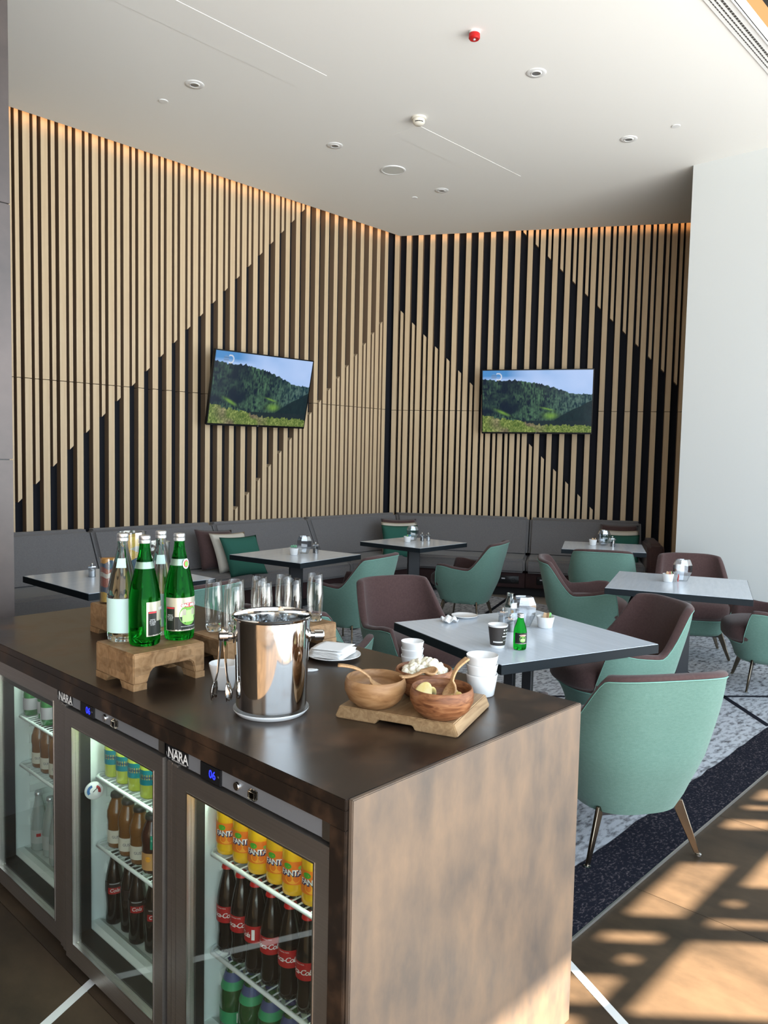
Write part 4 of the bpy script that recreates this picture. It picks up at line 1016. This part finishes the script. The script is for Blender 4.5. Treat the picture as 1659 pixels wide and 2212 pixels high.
# ice tongs hooked over the left knob
tg = thing('ice_tongs', 'steel ice tongs hanging from the left knob of the bucket', 'tongs', tuple(Vector((BXC, BYC, CZ+.2))-rt*.121+Vector((0, 0, 0))), math.atan2(rt.y, rt.x)+PI/2-.35)
for s in (-1, 1):
    b = B(); pts = [(0, 0, .010), (-.004, s*.004, -.004), (-.006, s*.007, -.05), (-.007, s*.011, -.095), (-.010, s*.017, -.122)]
    wds = [.007, .008, .006, .0042, .006]; n = len(pts)
    for p, w in zip(pts, wds):
        x, y, z = p; b.v += [(x, y-w*.25, z), (x+w*.0, y+.0008-w*.25, z), (x, y+w*.25, z)] if False else [(x-w, y, z), (x+w, y, z), (x+w, y+s*.0016, z), (x-w, y+s*.0016, z)]
    for i in range(n-1):
        for k in range(4): b.f.append((i*4+k, i*4+(k+1) % 4, (i+1)*4+(k+1) % 4, (i+1)*4+k))
    b.f += [(3, 2, 1, 0), tuple(range((n-1)*4, n*4))]
    b.obj('arm', m_chrome, tg, smooth=True, sharp=40)
    # claw scoop
    cb_ = B(); R_ = 7; Q = 10
    for j in range(R_):
        tt = j/(R_-1); zz = -.118-.042*tt; w = .006+.0125*math.sin(PI*min(1, tt*.62+.10)); dp = .010*math.sin(PI*min(1, tt*.75))
        for i in range(Q):
            a = -1+2*i/(Q-1); zz2 = zz-(.005 if (j == R_-1 and i % 3 != 1) else 0)
            cb_.v.append((-.010+a*w, s*(.017+dp*(1-a*a)+.003*tt), zz2))
    for j in range(R_-1):
        for i in range(Q-1): cb_.f.append((j*Q+i, j*Q+i+1, (j+1)*Q+i+1, (j+1)*Q+i))
    o = cb_.obj('claw', m_chrome, tg, smooth=True, sharp=60); md = o.modifiers.new('thick', 'SOLIDIFY'); md.thickness = .0012
B().tube([(0, -.004, .006), (0, 0, .012), (0, .004, .006)], .006, 8).obj('spring_bow', m_chrome, tg, smooth=True)
# small white bowl behind the bucket
def ramekin(x, y, r, h, z, label, mat=m_porc, name='porcelain_bowl', cat='bowl', group=None, base=.72):
    o = B().lathe([(0, .001), (r*base*.9, 0), (r*base, .003), (r*.98, h*.93), (r, h), (r*.985, h+.001), (r*.95, h*.97), (r*(base-.05), .007), (0, .006)], 40).obj(name, mat, None, (x, y, z), smooth=True, sharp=70)
    return tagp(o, label, cat, group)
ramekin(1.262, 1.782, .0425, .072, CZ, 'white porcelain bowl half hidden behind the ice bucket', base=.62)
o = B().prism([(-.05, -.018), (.04, -.010), (.06, 0), (.04, .010), (-.05, .018)], 'z', 0, .006).obj('spoon_rest', m_porc, None, (1.53, 1.775, CZ), (0, 0, math.radians(-38)), bevel=.002)
tagp(o, 'white porcelain spoon rest peeping out behind the bucket', 'spoon rest')
# napkins on a plate
saucer(1.722, 1.826, .088, 'white plate under the folded napkins', name='napkin_plate')
for i in range(9):
    b = B(); n = 8; k = .056
    for j in range(n+1):
        for q in range(n+1):
            a, c = -1+2*q/n, -1+2*j/n; b.v.append((a*k, c*k*.98, .0035*(max(abs(a), abs(c))**3)*(-1 if i < 8 else .3)+.0012*math.sin(3*a+i)))
    for j in range(n):
        for q in range(n): b.f.append((j*(n+1)+q, j*(n+1)+q+1, (j+1)*(n+1)+q+1, (j+1)*(n+1)+q))
    o = b.obj('paper_napkin', m_paper, None, (1.720, 1.828, CZ+.0135+.0028*i), (0, 0, .35+random.uniform(-.12, .12)), smooth=True, sharp=180)
    md = o.modifiers.new('fold', 'SOLIDIFY'); md.thickness = .0018; md.offset = 0
    tagp(o, 'top napkin of the white stack on the plate' if i == 8 else 'folded white napkin within the stack on the plate', 'napkin', 'stacked paper napkins')
# serving board with three wooden bowls
bang = math.radians(-70.8)
bd = thing('serving_board', 'oak serving board under the snack bowls', 'board', (1.498, 1.283, CZ), bang)
L_, W_ = .1625, .130
pr = [(-L_+.004, 0), (-.052, 0), (-.046, .011), (.046, .011), (.052, 0), (L_-.004, 0), (L_, .004), (L_-.012, .032), (-L_+.012, .032), (-L_, .004)]
B().prism(pr, 'y', -W_, W_).obj('slab', m_board, bd, bevel=.002)
def wood_bowl(x, y, mat, label, r=.0775, h=.070):
    prof = [(0, .002), (.042, 0), (.048, .002), (r*.86, .018), (r*.99, .040), (r, h*.8), (r*.955, h), (r*.93, h+.002), (r*.895, h), (r*.92, h*.75), (r*.88, .036), (.045, .014), (0, .012)]
    o = B().lathe(prof, 56).obj('wooden_bowl', mat, None, (x, y, CZ+.0322), (0, 0, random.random()*6), smooth=True, sharp=70)
    return tagp(o, label, 'bowl', 'wooden snack bowls')
BA, BBk, BC = (1.394, 1.325), (1.452, 1.158), (1.548, 1.296)
wood_bowl(*BA, m_acac2, 'light wooden bowl of chopped nuts at the left of the board')
wood_bowl(*BBk, m_acac, 'dark wooden bowl of crisps at the front right of the board')
wood_bowl(*BC, m_acac, 'wooden bowl heaped with popcorn at the back of the board')
zb = CZ+.0322
def lumps(n, c, R, z0, dome, s, mat, name, label, cat, flat=1):
    b = B()
    for i in range(n):
        a = random.random()*2*PI; q = R*math.sqrt(random.random()); sz = random.uniform(.7, 1.25)*s
        for k in range(3 if flat == 1 else 1):
            v, f = superell(sz*random.uniform(.5, .8), sz*random.uniform(.5, .8), sz*random.uniform(.45, .75)*flat, 1, 1, 8, 6)
            ox, oy, oz = (random.uniform(-.5, .5)*sz for _ in range(3)); rr = random.random()*3
            b.add([(c[0]+q*math.cos(a)+ox+vx*math.cos(rr)-vy*math.sin(rr), c[1]+q*math.sin(a)+oy+vx*math.sin(rr)+vy*math.cos(rr), z0+dome*(1-(q/R)**2)+oz+vz) for vx, vy, vz in v], f)
    o = b.obj(name, mat, None, smooth=True, sharp=180); tagp(o, label, cat, None, 'stuff')
lumps(120, BC, .058, zb+.055, .032, .0125, M('popcorn', (.82, .76, .58), .7, col2=(.88, .84, .72), scale=60, lo=.4, hi=.6), 'popcorn', 'pile of popcorn in the back wooden bowl', 'popcorn')
lumps(170, BA, .060, zb+.030, .006, .008, M('chopped_nuts', (.33, .19, .085), .7, col2=(.50, .33, .17), scale=90), 'chopped_nuts', 'chopped nuts in the light wooden bowl', 'nuts', .8)
m_chip = M('crisp', (.78, .62, .24), .6, col2=(.82, .70, .36), scale=30)
for i, (dx, dy, dz, rx, ry) in enumerate(((-.038, .028, .058, .5, -.6), (-.012, .036, .050, .3, .4), (.002, -.030, .046, -.4, .2), (.028, -.008, .044, .2, .3), (-.02, -.01, .040, .1, -.2))):
    b = B(); n = 10
    for j in range(n+1):
        for q in range(n+1):
            a, c = -1+2*q/n, -1+2*j/n; m_ = math.sqrt(max(0, 1-c*c*.5)), math.sqrt(max(0, 1-a*a*.5)); b.v.append((a*m_[0]*.026, c*m_[1]*.021, .010*(a*a-c*c*.6)))
    for j in range(n):
        for q in range(n): b.f.append((j*(n+1)+q, j*(n+1)+q+1, (j+1)*(n+1)+q+1, (j+1)*(n+1)+q))
    o = b.obj('potato_crisp', m_chip, None, (BBk[0]+dx, BBk[1]+dy, zb+dz), (rx, ry, i*1.3), smooth=True, sharp=180); md = o.modifiers.new('t', 'SOLIDIFY'); md.thickness = .0015
    tagp(o, ('pale curled crisp standing at the left in the dark bowl', 'pale crisp behind the tall one in the dark bowl', 'flat crisp under the spoon in the dark bowl', 'crisp at the right side in the dark bowl', 'crisp lying lowest in the dark bowl')[i], 'crisp', 'crisps in the bowl')
def spoon(p0, p1, label, head=.022, up=(0, 0, 1), bend=.012):
    """p0 = bowl end of the spoon, p1 = handle end"""
    p0, p1 = Vector(p0), Vector(p1); d = (p0-p1); L = d.length; d.normalize(); u = Vector(up); sd = d.cross(u).normalized(); u = sd.cross(d)
    b = B(); n = 22
    for i in range(n+1):
        t = i/n
        if t < .62: w = .0085-.0035*sstep(.05, .5, t)+.0005; th = .0026; sg = bend*math.sin(PI*t/.62*.9)
        else:
            k = (t-.62)/.38; w = .0055+(head-.0055)*math.sin(PI*min(1, (k*.93+.04)))**.7; th = .0024; sg = -.006*math.sin(PI*k)
        if t > .97: w *= .6
        c = p1+d*(L*t)+u*sg
        for a in range(-3, 4):
            q = a/3; dip = -.010*(1-q*q)*math.sin(PI*min(1, max(0, (t-.62)/.38))) if t > .62 else 0
            b.v.append(tuple(c+sd*(w*q)+u*dip))
    for i in range(n):
        for a in range(6): b.f.append((i*7+a, i*7+a+1, (i+1)*7+a+1, (i+1)*7+a))
    me = b.mesh('wooden_spoon', m_spoon, smooth=True, sharp=180)
    o = put('wooden_spoon', me); md = o.modifiers.new('t', 'SOLIDIFY'); md.thickness = .0045; md.offset = 0
    return tagp(o, label, 'spoon', 'olive wood spoons')
spoon((BA[0]+.028, BA[1]-.024, zb+.040), (BA[0]-.062, BA[1]+.072, zb+.098), 'wooden spoon stuck into the bowl of nuts')
spoon((BBk[0]+.002, BBk[1]-.004, zb+.044), (BBk[0]+.062, BBk[1]-.028, zb+.135), 'wooden spoon standing up in the bowl of crisps', up=(-.9, .3, .2))
spoon((BC[0]-.02, BC[1]-.055, zb+.088), (BC[0]-.115, BC[1]-.02, zb+.074), 'wooden spoon lying on the popcorn', head=.025, bend=-.006)
# stacks of white cups
for k in range(3):
    ramekin(1.748, 1.254, .0445, .052 if k else .060, CZ+(0, .036, .060)[k], f'{("bottom", "middle", "top")[k]} white cup of the front stack beside the snack board', name='white_cup', cat='cup', group='white cups on the counter', base=.80)
    ramekin(1.800, 1.556, .0355, .045, CZ+.022*k, f'{("bottom", "middle", "top")[k]} white cup of the back stack behind the popcorn', name='white_cup', cat='cup', group='white cups on the counter', base=.78)
# ================================================================== THINGS ON THE TABLES
m_cry = thin_glass('crystal', (.84, .88, .92), .22, .9)
def crystal(x, y, s, rz, label, z=.7405):
    """faceted crystal tea-light holder"""
    t = thing('crystal_holder', label, 'candle holder', (x, y, z), rz, 'crystal candle holders')
    n = 8; rings = [(.036, 0, .5), (.040, .006, .5), (.064, .060, .5), (.066, .110, .5), (.050, .148, .5), (.040, .150, .5), (.034, .128, .5)]
    b = B()
    for r, zz, off in rings:
        for i in range(n): a = 2*PI*(i+off)/n; b.v.append((r*s*math.cos(a), r*s*.62*math.sin(a), zz*s))
    for j in range(len(rings)-1):
        for i in range(n):
            a, c, d, e = j*n+i, j*n+(i+1) % n, (j+1)*n+(i+1) % n, (j+1)*n+i
            b.f += [(a, c, e), (c, d, e)]
    b.f.append(tuple(range(n-1, -1, -1))); k = (len(rings)-1)*n; b.f.append(tuple(range(k, k+n)))
    b.obj('faceted_block', m_cry, t)
    B().lathe([(0, 0), (.016*s, 0), (.016*s, .008), (0, .008)], 14).obj('tea_light', m_cream2, t, (0, 0, .1285*s))
    return t
m_sach = [M('sachet_green', (.16, .42, .12), .5), M('sachet_tan', (.55, .36, .20), .5), M('sachet_pink', (.80, .35, .30), .5), M('sachet_blue', (.10, .32, .45), .5), M('sachet_red', (.70, .10, .08), .5)]
def bowl_sachets(x, y, label, kinds, z=.7405, r=.038, h=.056, planted=False):
    t = thing('sachet_bowl' if not planted else 'potted_succulent', label, 'bowl' if not planted else 'plant', (x, y, z))
    B().lathe([(0, 0), (r*.75, 0), (r*.8, .002), (r, h), (r*.93, h), (r*.76, .006), (0, .006)], 32).obj('bowl' if not planted else 'pot', m_porc, t, smooth=True, sharp=60)
    if planted:
        B().lathe([(0, h*.85), (r*.93, h*.85)], 20).obj('soil', M('soil', (.05, .035, .025), .95), t)
        ml = M('succulent_leaf', (.22, .48, .32), .5); v, f = superell(.005, .004, .013, 1, 1, 8, 6); lm = mesh('leaf', v, f, ml, True)
        for k in range(4):
            ox, oy = (-.012, .0, .014, .002)[k], (.004, -.012, .006, .014)[k]
            for i in range(9):
                a = i*2.4; el = .35+.09*i; put('leaf', lm, t, (ox+.011*math.cos(a)*math.cos(el), oy+.011*math.sin(a)*math.cos(el), h*.9+.012+.010*math.sin(el)), (0, PI/2-el, a))
    else:
        for i, k in enumerate(kinds):
            a = i*2.2; B().box(-.009, .009, -.0012, .0012, 0, .062).obj('sachet', m_sach[k], t, (.012*math.cos(a), .012*math.sin(a), .012), (.35*math.sin(a)+.1, .45*math.cos(a), a), bevel=.0006)
    return t
m_acr = thin_glass('acrylic', (.88, .90, .92), .10, .8); m_salt = M('salt', (.75, .75, .74), .8); m_pep = M('pepper', (.012, .011, .011), .6)
def mill(x, y, kind, label, z=.7405, s=1):
    t = thing('spice_mill', label, 'spice mill', (x, y, z), 0, 'salt and pepper mills')
    B().lathe([(0, .002), (.0175*s, .002), (.0175*s, .036*s), (0, .036*s)], 20).obj('filling', m_salt if kind == 'salt' else m_pep, t, smooth=True, sharp=40)
    B().lathe([(0, 0), (.021*s, 0), (.021*s, .050*s), (.0195*s, .050*s), (.0195*s, .0015), (0, .0015)], 24).obj('jar', m_acr, t, smooth=True, sharp=40)
    b = B(); n = 6
    B().lathe([(.024*s, .051*s), (.026*s, .058*s), (.024*s, .066*s), (.010*s, .068*s), (0, .068*s)], 6).obj('grinder_head', m_cry, t)
    B().lathe([(0, .068*s), (.004, .068*s), (.006*s, .072*s), (.007*s, .077*s), (.004*s, .082*s), (0, .083*s)], 14).obj('knob', m_chrome, t, smooth=True)
    return t
# near table
crystal(3.235, 2.085, 1.0, math.radians(-48), 'faceted crystal holder on the near table')
bowl_sachets(3.304, 2.000, 'white bowl of tea sachets on the near table', (0, 1, 1, 0), r=.044, h=.055)
mill(3.215, 2.190, 'salt', 'clear salt mill on the near table'); mill(3.100, 2.066, 'pepper', 'clear pepper mill beside the small green bottle')
t = thing('juice_bottle', 'small empty glass juice bottle behind the mills on the near table', 'bottle', (3.275, 2.188, .7405))
B().lathe([(0, 0), (.024, 0), (.027, .004), (.027, .085), (.022, .112), (.0165, .122), (.0165, .145), (.018, .147), (.0155, .148), (.0150, .122), (.0205, .110), (.0255, .084), (.0255, .006), (0, .005)], 28).obj('glass_body', m_clear, t, smooth=True, sharp=50)
jl = B().lathe([(.0275, .018), (.0275, .078)], 28).obj('label', M('white_juice_label', (.72, .74, .72), .5), t, smooth=True, sharp=180)
put('fruit_print', blob(.0278, m_opr, .009, .009, 'fruit_print'), jl, (0, 0, .058), (0, 0, FACE+.1)); put('fruit_print', blob(.0278, m_gold, .012, .006, 'fruit_print'), jl, (0, 0, .034), (0, 0, FACE+.35))
t = thing('small_green_bottle', 'small green glass water bottle with a picture label on the near table', 'bottle', (2.832, 1.836, .7405), FACE+.05)
pb = [(0, .002), (.022, 0), (.027, .003), (.0285, .012), (.0285, .078), (.026, .092), (.0155, .125), (.0125, .138), (.0125, .146), (0, .1465)]
B().lathe(pb, 32).obj('body', m_ggl, t, smooth=True, sharp=70); put('cap', capB, t, (0, 0, .1385), scale=(.88, .88, .75))
r = .0290
lb = B().lathe([(r, .028), (r, .076)], 30, a0=-PI/2-1.2, a1=-PI/2+1.2).obj('label', m_ldark, t, smooth=True, sharp=180)
put('picture', blob(r+.0004, m_lgreen, .015, .015, 'picture'), lb, (0, 0, .050), (0, 0, .05)); put('pavilion', rect(r+.0006, m_lgr2, .010, .006, 'pavilion'), lb, (0, 0, .046), (0, 0, .05)); put('ribbon', blob(r+.0008, M('faded_red', (.55, .25, .18), .5), .015, .0045, 'ribbon'), lb, (0, 0, .0655), (0, 0, .05))
put('lettering', text_mesh('KNJAZ MILOŠ', .0055, m_ltw, r+.0011), lb, (0, 0, .0655), (0, 0, .05)); put('base_line', rect(r+.0005, m_silver, .032, .0009, 'base_line'), lb, (0, 0, .030))
t = thing('paper_cup', 'dark brown paper coffee cup with white print on the near table', 'cup', (2.793, 1.925, .7405), FACE)
B().lathe([(0, .004), (.029, .004), (.0295, 0), (.0305, 0), (.0425, .096), (.044, .0985), (.0440, .1005), (.0420, .1005), (.0405, .096), (.0295, .008), (0, .008)], 36).obj('cup_wall', m_paper, t, smooth=True, sharp=60)
sv = B().lathe([(.0322, .012), (.0422, .0925)], 36).obj('printed_band', M('cup_brown', (.045, .038, .034), .6), t, smooth=True, sharp=180)
for j in range(2):
    for i in range(3): put('dot_print', blob(.0425-.0012*j, m_ltw, .0040, .0032, 'dot_print'), sv, (0, 0, .0815-.014*j), (0, 0, .42+.31*i))
put('bar_print', rect(.0398, m_ltw, .015, .0022, 'bar_print'), sv, (0, 0, .0535), (0, 0, .6)); put('bar_print', rect(.0352, m_ltw, .022, .0026, 'bar_print'), sv, (0, 0, .0285), (0, 0, -.25))
put('lettering', text_mesh('COFFEE', .0065, m_ltw, .0372), sv, (0, 0, .036), (0, 0, .72))
saucer(3.195, 2.412, .068, 'white dessert plate on the near table', z=.7403, name='dessert_plate')
b = B(); n = 12
for j in range(n+1):
    for q in range(n+1):
        a, c = -1+2*q/n, -1+2*j/n
        b.v.append((a*.05*(1-.2*abs(c)), c*.035, .010+.012*math.sin(5*a+2*c)*math.cos(4*c-a)+.010*(1-a*a)*(1-c*c)))
for j in range(n):
    for q in range(n): b.f.append((j*(n+1)+q, j*(n+1)+q+1, (j+1)*(n+1)+q+1, (j+1)*(n+1)+q))
o = b.obj('crumpled_napkin', m_paper, None, (3.045, 2.392, .7425), (0, 0, 1.0)); md = o.modifiers.new('t', 'SOLIDIFY'); md.thickness = .002
tagp(o, 'crumpled white paper napkin beside the dessert plate', 'napkin')
# the other tables
bowl_sachets(5.256, 2.222, 'white bowl of sugar sachets on the table by the white wall', (0, 1, 2, 0)); crystal(5.385, 2.176, 1.0, math.radians(-50), 'faceted crystal holder on the table by the white wall')
o = B().box(-.012, .012, -.0015, .0015, 0, .05).obj('tea_sachet', m_sach[4], None, (5.30, 2.172, .7465), (.0, -.45, .6)); tagp(o, 'red and white tea sachet leaning on the crystal holder', 'sachet')
bowl_sachets(6.995, 3.728, 'white bowl of sachets on the table by the sofa arm', (1, 1)); crystal(7.10, 3.665, .98, math.radians(-45), 'faceted crystal holder on the table by the sofa arm'); mill(7.04, 3.545, 'pepper', 'dark pepper mill on the table by the sofa arm', s=1.25)
bowl_sachets(5.700, 5.025, 'white bowl of sachets on the sofa corner table', (3, 0, 3)); crystal(5.845, 5.085, .95, math.radians(-42), 'faceted crystal holder on the sofa corner table'); mill(5.910, 5.015, 'pepper', 'dark pepper mill on the sofa corner table'); mill(5.962, 4.978, 'salt', 'white salt mill on the sofa corner table')
bowl_sachets(4.165, 4.918, 'small succulent in a white pot on the table before the left sofa', (), planted=True); crystal(4.300, 4.945, .98, math.radians(-40), 'faceted crystal holder beside the potted succulent'); mill(4.392, 4.905, 'pepper', 'dark pepper mill beside the potted succulent', s=1.15)
mill(2.385, 4.840, 'salt', 'clear salt mill on the left table', s=1.1); mill(2.450, 4.80, 'salt', 'second clear mill on the left table, nearer the sand jar', s=1.1)
